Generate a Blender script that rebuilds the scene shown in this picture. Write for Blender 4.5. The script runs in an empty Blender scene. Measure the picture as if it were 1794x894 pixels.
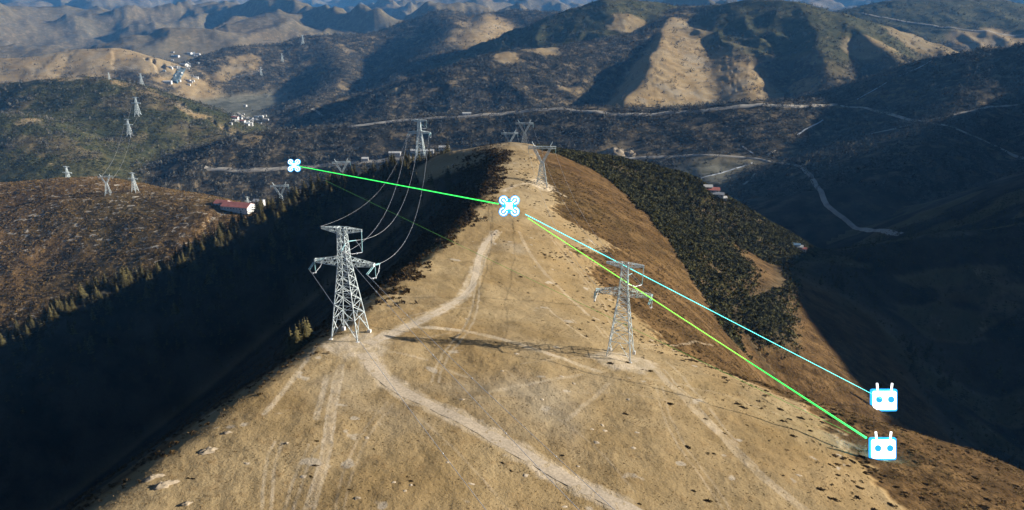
import bpy, math, random
import numpy as np
from mathutils import Vector, Matrix

random.seed(7)
rng = np.random.default_rng(11)
PI = math.pi
scene = bpy.context.scene
col = scene.collection

# ------------------------------------------------------------------ camera
F = 1281.0                     # focal length in photo pixels (photo 1794 x 894)
PITCH = math.radians(20.0)
cp, sp = math.cos(PITCH), math.sin(PITCH)
cam_d = bpy.data.cameras.new("camera")
cam = bpy.data.objects.new("camera", cam_d)
col.objects.link(cam)
cam.location = (0, 0, 0)
cam.rotation_euler = (PI / 2 - PITCH, 0, 0)
cam_d.sensor_width = 36.0
cam_d.lens = 36.0 * F / 1794.0
cam_d.clip_start = 1.0
cam_d.clip_end = 120000.0
scene.camera = cam


def ray(u, v):
    X = (u - 897.0) / F
    Y = (447.0 - v) / F
    return np.array([X, cp + Y * sp, -sp + Y * cp])


def P(u, v, y):
    """world point at forward distance y metres seen in direction u, v"""
    d = ray(u, v)
    return d * (y / d[1])


# ------------------------------------------------------------------ noise
def _hash(ix, iy, seed):
    n = (ix.astype(np.int64) * 374761393 + iy.astype(np.int64) * 668265263 + seed * 1442695041) & 0xFFFFFFFF
    n = ((n ^ (n >> 13)) * 1274126177) & 0xFFFFFFFF
    n = (n ^ (n >> 16)) & 0xFFFFFFFF
    return n


def gnoise(x, y, seed=0):
    x = np.asarray(x, dtype=np.float64); y = np.asarray(y, dtype=np.float64)
    x0 = np.floor(x); y0 = np.floor(y)
    fx = x - x0; fy = y - y0
    ux = fx * fx * fx * (fx * (fx * 6 - 15) + 10)
    uy = fy * fy * fy * (fy * (fy * 6 - 15) + 10)
    out = 0.0
    for dx in (0, 1):
        wx = ux if dx else 1 - ux
        for dy in (0, 1):
            wy = uy if dy else 1 - uy
            a = _hash(x0 + dx, y0 + dy, seed).astype(np.float64) * (2 * PI / 4294967296.0)
            out = out + wx * wy * (np.cos(a) * (fx - dx) + np.sin(a) * (fy - dy))
    return out * 1.5


def fbm(x, y, octs=4, seed=0, gain=0.5):
    s = 0.0; a = 1.0; n = 0.0
    for o in range(octs):
        s = s + a * gnoise(x, y, seed + o * 17)
        n += a
        a *= gain
        x = x * 2.03 + 3.1; y = y * 2.03 - 1.7
    return s / n


def ridged(x, y, octs=4, seed=0):
    s = 0.0; a = 1.0; n = 0.0; w = 1.0
    for o in range(octs):
        r = (1.0 - np.abs(gnoise(x, y, seed + o * 29))) ** 2 * w
        w = np.clip(r * 1.4, 0, 1)
        s = s + a * r
        n += a
        a *= 0.5
        x = x * 2.07 + 5.3; y = y * 2.07 + 2.9
    return s / n


def sstep(a, b, x):
    t = np.clip((x - a) / (b - a), 0, 1)
    return t * t * (3 - 2 * t)


# ------------------------------------------------------------------ ridges of the terrain
def W(x, y, z):
    return np.array([x, y, z], dtype=float)


def catmull(pts, step):
    pts = [np.asarray(p, float) for p in pts]
    ext = [2 * pts[0] - pts[1]] + pts + [2 * pts[-1] - pts[-2]]
    out = []
    for i in range(1, len(ext) - 2):
        p0, p1, p2, p3 = ext[i - 1], ext[i], ext[i + 1], ext[i + 2]
        n = max(1, int(np.linalg.norm((p2 - p1)[:2]) / step))
        for k in range(n):
            t = k / n
            out.append(0.5 * ((2 * p1) + (p2 - p0) * t + (2 * p0 - 5 * p1 + 4 * p2 - p3) * t * t
                              + (-p0 + 3 * p1 - 3 * p2 + p3) * t ** 3))
    out.append(pts[-1])
    return np.array(out)


# classes: grass, heath, wood, olive, field
GRASS, HEATH, WOOD, OLIVE, FIELD = range(5)
RID = []


def ridge(name, pts, sl, sr, rad, cls, step=40, k=6.0, crest=0.0, rough=1.0, gully=1.0):
    RID.append(dict(name=name, pts=catmull(pts, step), sl=sl, sr=sr, rad=rad, cls=cls, k=k, crest=crest,
                    rough=rough, gully=gully))


MAIN_CREST = [W(-230, -500, -100), W(-150, -150, -95), W(-110, 30, -95), P(200, 894, 118), P(420, 720, 155), P(596, 592, 200),
              P(700, 500, 260), P(790, 425, 330), P(850, 350, 420), P(872, 300, 500), P(888, 258, 600),
              W(0, 690, -138), W(10, 800, -172), W(20, 900, -230), W(40, 1100, -380)]
ridge("main", MAIN_CREST, 0.8, 0.0, 14, GRASS, step=14, k=2.5, rough=0.0, gully=0.0)
ridge("spur_left", [P(888, 262, 590), P(800, 268, 600), P(735, 280, 640), P(690, 293, 625), P(600, 316, 620), P(520, 346, 600), P(440, 388, 570),
                    P(340, 456, 530), P(200, 502, 500), P(100, 560, 460), P(0, 612, 430), P(-150, 690, 400)],
      0.62, 0.6, 12, WOOD, step=20, k=5, crest=0, rough=0.35)
ridge("spur_right", [P(930, 262, 600), P(1000, 268, 640), P(1090, 279, 670), P(1180, 302, 690), P(1260, 352, 680), P(1330, 405, 665),
                     P(1400, 468, 640), P(1440, 540, 600)],
      0.6, 0.62, 16, HEATH, step=20, k=4, rough=0.3)
ridge("hill_near_left", [P(-500, 350, 1150), P(-200, 325, 1130), P(0, 322, 1100), P(120, 316, 1080), P(220, 330, 1050), P(300, 342, 1020), P(380, 357, 980),
                         P(440, 385, 940), P(480, 425, 880)], 0.6, 0.43, 70, HEATH, step=40, k=8, rough=0.6)
ridge("hill_green_left", [P(-500, 190, 2300), P(-200, 150, 2250), P(0, 147, 2200), P(130, 135, 2150), P(230, 151, 2100), P(300, 176, 2050),
                          P(360, 206, 2000), P(420, 241, 1950), P(450, 270, 1900)], 0.5, 0.42, 50, OLIVE, step=60, k=8, crest=0.8, rough=1.0)
ridge("spur_green", [P(0, 200, 1800), P(80, 235, 1700), P(140, 285, 1560)], 0.4, 0.4, 60, OLIVE, step=60, k=14, rough=1.0)
ridge("hill_tan_left", [P(-300, 130, 3200), P(-100, 106, 3200), P(60, 100, 3200), P(140, 86, 3300), P(200, 86, 3300), P(250, 100, 3250), P(295, 140, 3150)],
      0.5, 0.48, 90, GRASS, step=80, k=12, rough=1.0)
ridge("terrace", [P(345, 286, 1590), P(380, 258, 1650), P(430, 235, 1700), P(520, 227, 1720), P(620, 219, 1740), P(730, 204, 1760), P(870, 196, 1770), P(975, 187, 1770),
                  P(1190, 190, 1740), P(1320, 178, 1740), P(1475, 178, 1800)], 0.3, 0.46, 20, WOOD, step=60, k=8, rough=0.4)
ridge("spur_dark_middle", [P(440, 240, 2330), P(470, 218, 2380), P(505, 196, 2420), P(540, 183, 2450), P(620, 166, 2560), P(720, 150, 2640)],
      0.5, 0.42, 25, WOOD, step=60, k=8, rough=0.7)
ridge("spur_big_front", [P(590, 228, 2180), P(660, 182, 2260), P(760, 130, 2420), P(870, 95, 2540), P(960, 84, 2640), P(1060, 70, 2750), P(1160, 46, 2900), P(1200, 14, 3200)],
      0.45, 0.38, 40, WOOD, step=60, k=10, crest=0, gully=1.6)
ridge("mountain_big", [P(850, 100, 3150), P(900, 74, 3200), P(960, 45, 3200), P(1010, 14, 3220), P(1060, -2, 3250), P(1130, 2, 3300), P(1190, 11, 3300), P(1240, 12, 3200),
                       P(1330, -2, 3050), P(1400, 6, 2950), P(1470, 24, 2900), P(1560, 52, 2900), P(1640, 84, 2850), P(1690, 102, 2780)],
      0.45, 0.38, 50, OLIVE, step=70, k=10, gully=1.7)
ridge("spur_lit", [P(1175, 30, 3000), P(1158, 68, 2700), P(1145, 104, 2450), P(1120, 152, 2230), P(1100, 176, 2080)], 0.34, 0.85, 18, GRASS, step=50, k=7, rough=0.5)
ridge("spur_lit_b", [P(1240, 14, 3180), P(1275, 60, 2800), P(1300, 110, 2480), P(1310, 160, 2230)], 0.6, 0.42, 45, GRASS, step=50, k=9, rough=0.5)
ridge("spur_gully_right", [P(1400, 8, 2940), P(1428, 50, 2650), P(1445, 98, 2390), P(1450, 145, 2180)], 0.45, 0.72, 24, OLIVE, step=50, k=8, rough=0.7)
ridge("spur_far_right", [P(1470, 28, 2880), P(1520, 66, 2560), P(1560, 102, 2330), P(1590, 138, 2160)], 0.42, 0.8, 20, OLIVE, step=50, k=8, rough=0.7)
ridge("hill_back_middle", [P(318, 146, 3300), P(345, 112, 3420), P(420, 82, 3700), P(490, 78, 3850), P(540, 64, 3950), P(640, 60, 4050), P(700, 49, 4150), P(780, 18, 4350), P(830, 28, 4350),
                           P(900, 18, 4300), P(980, 22, 4200)], 0.4, 0.34, 60, WOOD, step=90, k=12, crest=0)
ridge("spur_back_a", [P(560, 70, 3950), P(600, 110, 3450), P(590, 150, 3000), P(520, 180, 2750)], 0.45, 0.45, 40, WOOD, step=80, k=12)
ridge("spur_back_b", [P(780, 20, 4300), P(800, 50, 3800), P(760, 95, 3300), P(700, 140, 2900)], 0.4, 0.45, 40, WOOD, step=80, k=12)
ridge("spur_back_tan", [P(860, 24, 4300), P(850, 38, 3950), P(830, 58, 3650)], 0.4, 0.4, 60, GRASS, step=80, k=12)
ridge("hill_upper_right", [P(1480, 28, 3800), P(1520, 14, 3900), P(1600, -4, 4000), P(1720, -6, 4000), P(1800, 14, 4000), P(1950, 10, 4000), P(2200, 0, 4000)],
      0.3, 0.26, 80, OLIVE, step=90, k=12)
ridge("mountain_right", [P(1400, 262, 1700), P(1440, 215, 1800), P(1490, 180, 1870), P(1560, 148, 1890), P(1650, 104, 1890), P(1730, 88, 1850), P(1800, 80, 1800),
                         P(1950, 40, 1760), W(1750, 1720, -20), W(2300, 1640, 140), W(3200, 1500, 280)], 0.5, 0.42, 30, WOOD, step=60, k=8, rough=0.5)
ridge("mountain_right_spur", [P(1730, 92, 1830), P(1700, 190, 1500), P(1620, 250, 1250), P(1500, 330, 1080)], 0.45, 0.4, 50, WOOD, step=50, k=12, rough=0.5)
ridge("mountain_near_right", [P(1300, 552, 455), P(1345, 505, 530), P(1420, 467, 610), P(1500, 442, 660), P(1640, 412, 680), P(1794, 394, 680), P(1950, 350, 680),
                              W(900, 650, -15), W(1300, 600, 105), W(1900, 500, 230), W(2500, 300, 360)], 0.6, 0.62, 14, WOOD, step=25, k=5, rough=0.4)
ridge("shade_ridge_back", [W(1900, 500, 240), W(1800, 1100, 170), W(1750, 1720, -20)], 0.5, 0.5, 30, WOOD, step=80, k=8)  # ridge out of view, added to keep the right-hand slopes in shadow
ridge("shade_ridge_right", [W(1900, 500, 240), W(1700, 0, 110), W(1600, -600, 60)], 0.5, 0.5, 30, WOOD, step=80, k=8)  # likewise unseen, blocks the low sun from the right

RIGHT_D = np.array([0, 20, 40, 70, 100, 130, 160, 200, 240, 280, 400, 900], float)
RIGHT_Z = np.array([0, 1.6, 3.8, 8.5, 15, 24, 36, 58, 86, 118, 214, 560], float)


def seg_dist(px, py, pts, fall=0.0):
    """distance to a 3D polyline in plan, interpolated z, and side (+1 right of its direction)"""
    best = np.full(px.shape, 1e18, np.float32)
    crit = np.full(px.shape, 1e18, np.float32)
    zz = np.zeros(px.shape, np.float32)
    side = np.zeros(px.shape, np.float32)
    for a, b in zip(pts[:-1], pts[1:]):
        dx, dy = np.float32(b[0] - a[0]), np.float32(b[1] - a[1])
        L2 = dx * dx + dy * dy + 1e-9
        rx = px - np.float32(a[0]); ry = py - np.float32(a[1])
        t = np.clip((rx * dx + ry * dy) / L2, 0, 1)
        ex = rx - t * dx; ey = ry - t * dy
        d2 = ex * ex + ey * ey
        if fall > 0:
            cq = np.sqrt(d2) * np.float32(fall) - (np.float32(a[2]) + t * np.float32(b[2] - a[2]))
        else:
            cq = d2
        m = cq < crit
        crit = np.where(m, cq, crit)
        best = np.where(m, d2, best)
        zz = np.where(m, np.float32(a[2]) + t * np.float32(b[2] - a[2]), zz)
        side = np.where(m, (rx * dy - ry * dx) / math.sqrt(L2), side)
    d = np.sqrt(best)
    return d, zz, np.clip(side / np.maximum(d, 0.5), -1, 1).astype(np.float32)


def floor_z(x, y):
    f = -432 + sstep(120, 420, x) * (54 + 0.065 * np.clip(y - 1000, 0, 900))
    f = f - 60 * sstep(3600, 6000, y) + 60 * sstep(9000, 20000, y)
    return f


def base_height(x, y):
    """rough height, class weights, distance right of the main crest"""
    x = x.astype(np.float32); y = y.astype(np.float32)
    R = np.hypot(x, y)
    amp = 26 * sstep(350, 1400, R)
    wx = x + (amp * fbm(x / 260, y / 260, 3, 5)).astype(np.float32)
    wy = y + (amp * fbm(x / 260, y / 260, 3, 6)).astype(np.float32)
    fl = floor_z(x, y).astype(np.float32)
    # far ranges: eroded mountains beyond the valley
    farw = sstep(4300, 6500, R)
    wxx = x + 420 * fbm(x / 1700, y / 1700, 3, 71); wyy = y + 420 * fbm(x / 1700, y / 1700, 3, 72)
    fr = ridged(wxx / 3900 + 0.4, wyy / 3300, 5, 31)
    fr3 = ridged(wxx / 1150 + 3, wyy / 1500, 4, 37)
    fr2 = fbm(x / 9000, y / 9000, 2, 44)
    far = -520 + (fr - 0.25) * (680 + 330 * sstep(9000, 24000, R)) + (fr3 - 0.45) * 180 * np.clip(fr * 1.5, 0, 1) + (ridged(wxx / 430, wyy / 520, 3, 47) - 0.45) * 70 * np.clip(fr * 1.5, 0, 1) + 140 * fr2 + 150 * sstep(7000, 22000, R)
    fl = np.where(farw > 0, fl * (1 - farw) + np.maximum(far, fl) * farw, fl)
    fl = fl + 2.0 * fbm(x / 70, y / 70, 3, 9)
    hmax = fl.astype(np.float32)
    hs = [hmax.copy()]
    ks = [6.0]
    cl = [(np.full(x.shape, FIELD), farw)]
    dmain = None
    rough = np.zeros(x.shape, np.float32)
    for r in RID:
        if r["name"] == "main":
            d, z, s = seg_dist(x, y, r["pts"])
            s = np.where(s >= 0, 1.0, -1.0)
            dm = d * s
            dl = 0.78 * (np.sqrt(d * d + 9.0 ** 2) - 9.0)
            dr = np.interp(d * np.interp(y, [100, 150, 195, 225, 265, 340, 450], [0.70, 0.72, 0.80, 0.97, 1.30, 1.5, 1.75]), RIGHT_D, RIGHT_Z)
            kn = sstep(540, 592, y) * sstep(690, 640, y)
            dl = dl * (1 - kn) + kn * 0.6 * (np.sqrt(d * d + 48.0 ** 2) - 48.0)
            # soften towards the far knoll where the top is narrower
            narrow = sstep(300, 560, y)
            dr = dr * (1 - narrow) + narrow * 0.55 * (np.sqrt(d * d + 45 ** 2) - 45)
            h = z - np.where(s > 0, dr, dl)
            dmain = dm
            hs.append(h.astype(np.float32)); ks.append(r["k"]); cl.append((np.full(x.shape, GRASS), d))
            continue
        d, z, s = seg_dist(wx, wy, r["pts"], 0.5 * (r["sl"] + r["sr"]))
        sl = (r["sl"] + (r["sr"] - r["sl"]) * (0.5 + 0.5 * s)).astype(np.float32)
        drop = sl * (np.sqrt(d * d + r["rad"] ** 2) - r["rad"])
        g = r["gully"] * 0.16 * np.clip(drop, 0, 120) * 1.0
        gn = ridged(x / 190.0 + 7, y / 260.0, 3, 3 + len(hs)) - 0.5
        h = z - drop + g * gn * r["rough"]
        cls = np.full(x.shape, r["cls"])
        if r["crest"] > 0:
            cls = np.where(drop + 6 * fbm(x / 60, y / 60, 3, 21) < r["crest"], GRASS, cls)
        hs.append(h.astype(np.float32)); ks.append(r["k"]); cl.append((cls, drop))
    H = hs[0].copy()
    for h, k in zip(hs[1:], ks[1:]):
        m = np.maximum(H, h)
        H = m + k * np.log1p(np.exp(-np.abs(H - h) / k)) - 0.0
        # remove the constant lift far from the joint
    H = H.astype(np.float32)
    # classes: softmax of heights
    cw = np.zeros(x.shape + (5,), np.float32)
    tot = np.zeros(x.shape, np.float32)
    for i, (h, (c, dr)) in enumerate(zip(hs, cl)):
        w = np.exp(np.clip((h - H) / 5.0, -60, 4)).astype(np.float32) + 1e-9
        tot += w
        for k in range(5):
            cw[..., k] += w * (c == k)
    cw /= tot[..., None]
    ids = np.argmax(np.stack(hs, 0), 0).astype(np.int16)
    return H, cw, dmain, ids


# ------------------------------------------------------------------ polar terrain grid round the viewpoint
az_f = np.radians(np.linspace(-40, 40, 1101))
az_l = np.radians(np.linspace(-180, -40, 110, endpoint=False))
az_r = np.radians(np.linspace(40, 180, 111)[1:])
AZ = np.concatenate([az_l, az_f, az_r])
r1 = np.exp(np.linspace(math.log(40), math.log(95), 14, endpoint=False))
r2 = np.exp(np.linspace(math.log(95), math.log(700), 560, endpoint=False))
r3 = np.exp(np.linspace(math.log(700), math.log(4500), 440, endpoint=False))
r4 = np.exp(np.linspace(math.log(4500), math.log(34000), 280))
RR = np.concatenate([r1, r2, r3, r4])
NA, NR = len(AZ), len(RR)
LOGR = np.log(RR)


def subidx(n, s):
    i = np.arange(0, n, s)
    if i[-1] != n - 1:
        i = np.append(i, n - 1)
    return i


ia = subidx(NA, 2); ir = subidx(NR, 2)
ca, cr = AZ[ia], RR[ir]
CX = np.sin(ca)[None, :] * cr[:, None]
CY = np.cos(ca)[None, :] * cr[:, None]
cH, cC, cD, cI = base_height(CX, CY)


def up_axis(arr, src, dst, axis):
    j = np.clip(np.searchsorted(src, dst, side="right") - 1, 0, len(src) - 2)
    t = (dst - src[j]) / (src[j + 1] - src[j])
    a = np.take(arr, j, axis); b = np.take(arr, j + 1, axis)
    sh = [1] * arr.ndim
    sh[axis] = len(dst)
    t = t.reshape(sh)
    return a * (1 - t) + b * t


def upsample(a):
    a = up_axis(a, LOGR[ir], LOGR, 0)
    return up_axis(a, ca, AZ, 1)


GX = np.sin(AZ)[None, :] * RR[:, None]
GY = np.cos(AZ)[None, :] * RR[:, None]
H = upsample(cH).astype(np.float64)
C = upsample(cC)
DM = upsample(cD)
IDN = [0] + list(range(1, len(RID) + 1))
jr = np.clip(np.searchsorted(ir, np.arange(NR)), 0, len(ir) - 1)
ja = np.clip(np.searchsorted(ia, np.arange(NA)), 0, len(ia) - 1)
ZID = cI[jr][:, ja]
RG = np.broadcast_to(RR[:, None], H.shape)
NAME_ID = {r["name"]: i + 1 for i, r in enumerate(RID)}
# fine relief
main_m = sstep(0.3, 0.8, (ZID == 1).astype(float)) 
nearf = 1 - sstep(700, 1300, RG)
H += nearf * (1.3 * fbm(GX / 38, GY / 38, 3, 51) + 0.42 * fbm(GX / 7, GY / 7, 4, 52))
rough_n = (1 - C[..., GRASS]) * sstep(250, 500, RG)
H += rough_n * (2.2 * fbm(GX / 45, GY / 45, 3, 53) * sstep(300, 900, RG) + 0.7 * fbm(GX / 14, GY / 14, 2, 54) * nearf)
H += sstep(1200, 2500, RG) * (1 - C[..., FIELD]) * 6.0 * fbm(GX / 120, GY / 120, 4, 55)


def grid_at(A, x, y):
    """bilinear sample of a grid array at plan positions"""
    x = np.asarray(x, float); y = np.asarray(y, float)
    a = np.arctan2(x, y)
    lr = np.log(np.maximum(np.hypot(x, y), RR[0] * 1.0001))
    j = np.clip(np.searchsorted(AZ, a, side="right") - 1, 0, NA - 2)
    i = np.clip(np.searchsorted(LOGR, lr, side="right") - 1, 0, NR - 2)
    t = (a - AZ[j]) / (AZ[j + 1] - AZ[j])
    # linear in true radius so that it agrees with the mesh
    r = np.exp(lr)
    s = np.clip((r - RR[i]) / (RR[i + 1] - RR[i]), 0, 1)
    return ((A[i, j] * (1 - t) + A[i, j + 1] * t) * (1 - s) + (A[i + 1, j] * (1 - t) + A[i + 1, j + 1] * t) * s)


def gz(x, y):
    return grid_at(H, x, y)


def hit(u, v, rmin=60.0):
    """where the sight line u, v meets the ground"""
    d = ray(u, v)
    a = math.atan2(d[0], d[1])
    slope = d[2] / math.hypot(d[0], d[1])
    j = int(np.clip(np.searchsorted(AZ, a, side="right") - 1, 0, NA - 2))
    t = (a - AZ[j]) / (AZ[j + 1] - AZ[j])
    h = H[:, j] * (1 - t) + H[:, j + 1] * t
    diff = slope * RR - h
    ok = np.nonzero((diff < 0) & (RR > rmin))[0]
    if len(ok) == 0:
        return None
    i = ok[0]
    if i == 0:
        r = RR[0]
    else:
        d0, d1 = diff[i - 1], diff[i]
        r = RR[i - 1] + (RR[i] - RR[i - 1]) * (d0 / (d0 - d1) if d0 > 0 else 1.0)
    x, y = r * math.sin(a), r * math.cos(a)
    return np.array([x, y, float(gz(x, y))])


SUN_T = math.tan(math.radians(17.5))
SUN_DX, SUN_DY = 0.995, 0.105


def sun_gap(x, y):
    """height the shadow of the ridge reaches above the ground here"""
    t = np.arange(4.0, 500.0, 4.0)
    return float(np.max(gz(x + SUN_DX * t, y + SUN_DY * t) - SUN_T * t) - gz(x, y))


# ------------------------------------------------------------------ materials
def new_mat(name):
    m = bpy.data.materials.new(name)
    m.use_nodes = True
    nt = m.node_tree
    for n in list(nt.nodes):
        nt.nodes.remove(n)
    out = nt.nodes.new("ShaderNodeOutputMaterial")
    bsdf = nt.nodes.new("ShaderNodeBsdfPrincipled")
    nt.links.new(bsdf.outputs[0], out.inputs[0])
    bsdf.inputs["Specular IOR Level"].default_value = 0.15
    bsdf.inputs["Roughness"].default_value = 0.9
    return m, nt, bsdf, out


class NT:
    def __init__(self, nt):
        self.nt = nt

    def node(self, t, **kw):
        n = self.nt.nodes.new(t)
        for k, v in kw.items():
            setattr(n, k, v)
        return n

    def put(self, sock, v):
        if isinstance(v, (int, float)):
            sock.default_value = v
        elif isinstance(v, tuple):
            sock.default_value = v if len(v) == len(sock.default_value) else v + (1.0,)
        else:
            self.nt.links.new(v, sock)

    def noise(self, vec, scale, detail=4, rough=0.55, dist=0.0):
        n = self.node("ShaderNodeTexNoise")
        self.put(n.inputs["Vector"], vec)
        n.inputs["Scale"].default_value = scale
        n.inputs["Detail"].default_value = detail
        n.inputs["Roughness"].default_value = rough
        n.inputs["Distortion"].default_value = dist
        return n.outputs["Fac"]

    def ramp(self, v, a, b):
        n = self.node("ShaderNodeMapRange", interpolation_type="SMOOTHSTEP")
        self.put(n.inputs["Value"], v)
        n.inputs["From Min"].default_value = a
        n.inputs["From Max"].default_value = b
        return n.outputs["Result"]

    def math(self, op, a, b=0.0, clamp=False):
        n = self.node("ShaderNodeMath", operation=op, use_clamp=clamp)
        self.put(n.inputs[0], a)
        self.put(n.inputs[1], b)
        return n.outputs[0]

    def mix(self, f, a, b):
        n = self.node("ShaderNodeMix", data_type="RGBA")
        self.put(n.inputs[0], f)
        self.put(n.inputs[6], a)
        self.put(n.inputs[7], b)
        return n.outputs[2]

    def scale_vec(self, v, s):
        n = self.node("ShaderNodeVectorMath", operation="MULTIPLY")
        self.put(n.inputs[0], v)
        n.inputs[1].default_value = s
        return n.outputs[0]

    def attr(self, name):
        n = self.node("ShaderNodeAttribute", attribute_name=name)
        return n


def simple_mat(name, c, rough=0.8, var=0.15, scale=1.0, metallic=0.0, spec=0.2, obj_random=0.0):
    m, nt, b, _ = new_mat(name)
    N = NT(nt)
    geo = N.node("ShaderNodeNewGeometry")
    n = N.noise(geo.outputs["Position"], scale, 3)
    dark = tuple(x * (1 - var * 1.6) for x in c)
    lite = tuple(min(1, x * (1 + var)) for x in c)
    colr = N.mix(N.ramp(n, 0.3, 0.7), dark, lite)
    if obj_random > 0:
        oi = N.node("ShaderNodeObjectInfo")
        hsv = N.node("ShaderNodeHueSaturation")
        N.put(hsv.inputs["Color"], colr)
        mr = N.node("ShaderNodeMapRange")
        N.put(mr.inputs["Value"], oi.outputs["Random"])
        mr.inputs["To Min"].default_value = 1 - obj_random
        mr.inputs["To Max"].default_value = 1 + obj_random
        N.put(hsv.inputs["Value"], mr.outputs["Result"])
        colr = hsv.outputs["Color"]
    N.put(b.inputs["Base Color"], colr)
    b.inputs["Roughness"].default_value = rough
    b.inputs["Metallic"].default_value = metallic
    b.inputs["Specular IOR Level"].default_value = spec
    return m


def emit_mat(name, c, s):
    m, nt, b, _ = new_mat(name)
    b.inputs["Base Color"].default_value = c + (1.0,)
    b.inputs["Emission Color"].default_value = c + (1.0,)
    b.inputs["Emission Strength"].default_value = s
    return m


def terrain_material():
    m, nt, b, out = new_mat("hillside_ground")
    N = NT(nt)
    geo = N.node("ShaderNodeNewGeometry")
    pos = geo.outputs["Position"]
    flat = N.scale_vec(pos, (1, 1, 0.35))
    z1 = N.attr("zone_a"); z2 = N.attr("zone_b")
    s1 = N.node("ShaderNodeSeparateColor"); N.put(s1.inputs[0], z1.outputs["Color"])
    s2 = N.node("ShaderNodeSeparateColor"); N.put(s2.inputs[0], z2.outputs["Color"])
    heath, wood, olive = s1.outputs[0], s1.outputs[1], s1.outputs[2]
    field, track, blotch = s2.outputs[0], s2.outputs[1], s2.outputs[2]
    nL = N.noise(flat, 0.0035, 5)
    nM = N.noise(flat, 0.035, 5, 0.6)
    nS = N.noise(flat, 0.28, 5, 0.65)
    nT = N.noise(flat, 1.7, 4, 0.65)
    # dry grass
    g = N.mix(N.ramp(nM, 0.3, 0.7), (0.25, 0.174, 0.08), (0.37, 0.276, 0.148))
    g = N.mix(N.math("MULTIPLY", N.ramp(nS, 0.5, 0.72), 0.5), g, (0.22, 0.135, 0.055))
    g = N.mix(N.math("MULTIPLY", N.ramp(nT, 0.48, 0.75), 0.55), g, (0.16, 0.10, 0.045))
    g = N.mix(N.math("MULTIPLY", N.ramp(nL, 0.45, 0.62), 0.35), g, (0.38, 0.31, 0.2))
    g = N.mix(N.math("MULTIPLY", N.ramp(N.noise(flat, 0.018, 4, 0.6, 0.6), 0.5, 0.66), 0.38), g, (0.3, 0.19, 0.075))
    g = N.mix(N.math("MULTIPLY", N.ramp(N.noise(flat, 0.011, 4, 0.6, 0.4), 0.53, 0.68), 0.55), g, (0.33, 0.285, 0.21))
    g = N.mix(N.math("MULTIPLY", N.ramp(N.noise(N.scale_vec(pos, (0.25, 1, 1)), 0.09, 4, 0.7), 0.52, 0.72), 0.35), g, (0.17, 0.112, 0.05))
    # pale bare spots
    sp1 = N.noise(flat, 0.16, 2, 0.4)
    g = N.mix(N.math("MULTIPLY", N.ramp(sp1, 0.69, 0.74), 0.6), g, (0.46, 0.4, 0.32))
    # heath: brown dwarf shrubs
    stv = N.scale_vec(pos, (0.5, 1.2, 0.5))
    h = N.mix(N.ramp(nM, 0.35, 0.65), (0.15, 0.086, 0.033), (0.25, 0.152, 0.064))
    h = N.mix(N.ramp(N.noise(flat, 0.11, 5, 0.7), 0.45, 0.62), h, (0.09, 0.056, 0.022))
    h = N.mix(N.math("MULTIPLY", N.ramp(nT, 0.45, 0.7), 0.6), h, (0.05, 0.032, 0.014))
    h = N.mix(N.math("MULTIPLY", N.ramp(nL, 0.5, 0.65), 0.5), h, (0.095, 0.078, 0.03))
    pb = N.noise(N.scale_vec(pos, (0.6, 1.0, 1.0)), 0.13, 4, 0.65, 0.4)
    pbl = N.math("MULTIPLY", N.ramp(pb, 0.57, 0.63), blotch)
    h = N.mix(pbl, h, (0.5, 0.43, 0.33))
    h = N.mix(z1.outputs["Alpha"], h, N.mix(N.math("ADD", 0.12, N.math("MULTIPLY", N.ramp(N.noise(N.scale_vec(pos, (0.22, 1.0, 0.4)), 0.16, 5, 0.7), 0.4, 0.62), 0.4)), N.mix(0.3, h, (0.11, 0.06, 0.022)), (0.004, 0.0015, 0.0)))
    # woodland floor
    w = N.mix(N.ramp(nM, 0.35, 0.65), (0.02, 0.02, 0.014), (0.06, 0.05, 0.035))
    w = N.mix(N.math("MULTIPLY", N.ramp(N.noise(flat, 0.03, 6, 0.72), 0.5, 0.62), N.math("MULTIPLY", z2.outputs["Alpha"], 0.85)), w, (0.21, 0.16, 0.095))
    # olive grassland
    o = N.mix(N.ramp(N.noise(flat, 0.014, 6, 0.65), 0.35, 0.65), (0.042, 0.047, 0.02), (0.094, 0.086, 0.038))
    o = N.mix(N.ramp(N.noise(flat, 0.05, 5, 0.7), 0.5, 0.62), o, (0.035, 0.036, 0.016))
    o = N.mix(N.math("MULTIPLY", N.ramp(N.noise(flat, 0.045, 4, 0.7, 0.5), 0.62, 0.68), 0.6), o, (0.27, 0.21, 0.12))
    # valley floor fields
    vor = N.node("ShaderNodeTexVoronoi")
    N.put(vor.inputs["Vector"], N.scale_vec(pos, (0.016, 0.008, 0.0)))
    vor.inputs["Scale"].default_value = 1.0
    hs = N.node("ShaderNodeSeparateColor"); N.put(hs.inputs[0], vor.outputs["Color"])
    f = N.mix(hs.outputs[0], (0.1, 0.1, 0.075), (0.2, 0.19, 0.14))
    f = N.mix(N.math("MULTIPLY", N.ramp(nM, 0.5, 0.65), 0.7), f, (0.08, 0.075, 0.04))
    c = g
    c = N.mix(heath, c, h)
    c = N.mix(wood, c, w)
    c = N.mix(olive, c, o)
    c = N.mix(field, c, f)
    t = N.mix(N.ramp(nS, 0.35, 0.65), (0.4, 0.315, 0.2), (0.54, 0.445, 0.325))
    c = N.mix(N.math("MULTIPLY", track, N.ramp(nT, 0.2, 0.55)), c, t)
    N.put(b.inputs["Base Color"], c)
    b.inputs["Roughness"].default_value = 1.0
    b.inputs["Specular IOR Level"].default_value = 0.05
    bp = N.node("ShaderNodeBump")
    bp.inputs["Strength"].default_value = 0.7
    bp.inputs["Distance"].default_value = 0.5
    hh = N.math("ADD", N.math("MULTIPLY", nT, 0.5), nS)
    N.put(bp.inputs["Height"], hh)
    bp2 = N.node("ShaderNodeBump")
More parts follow.
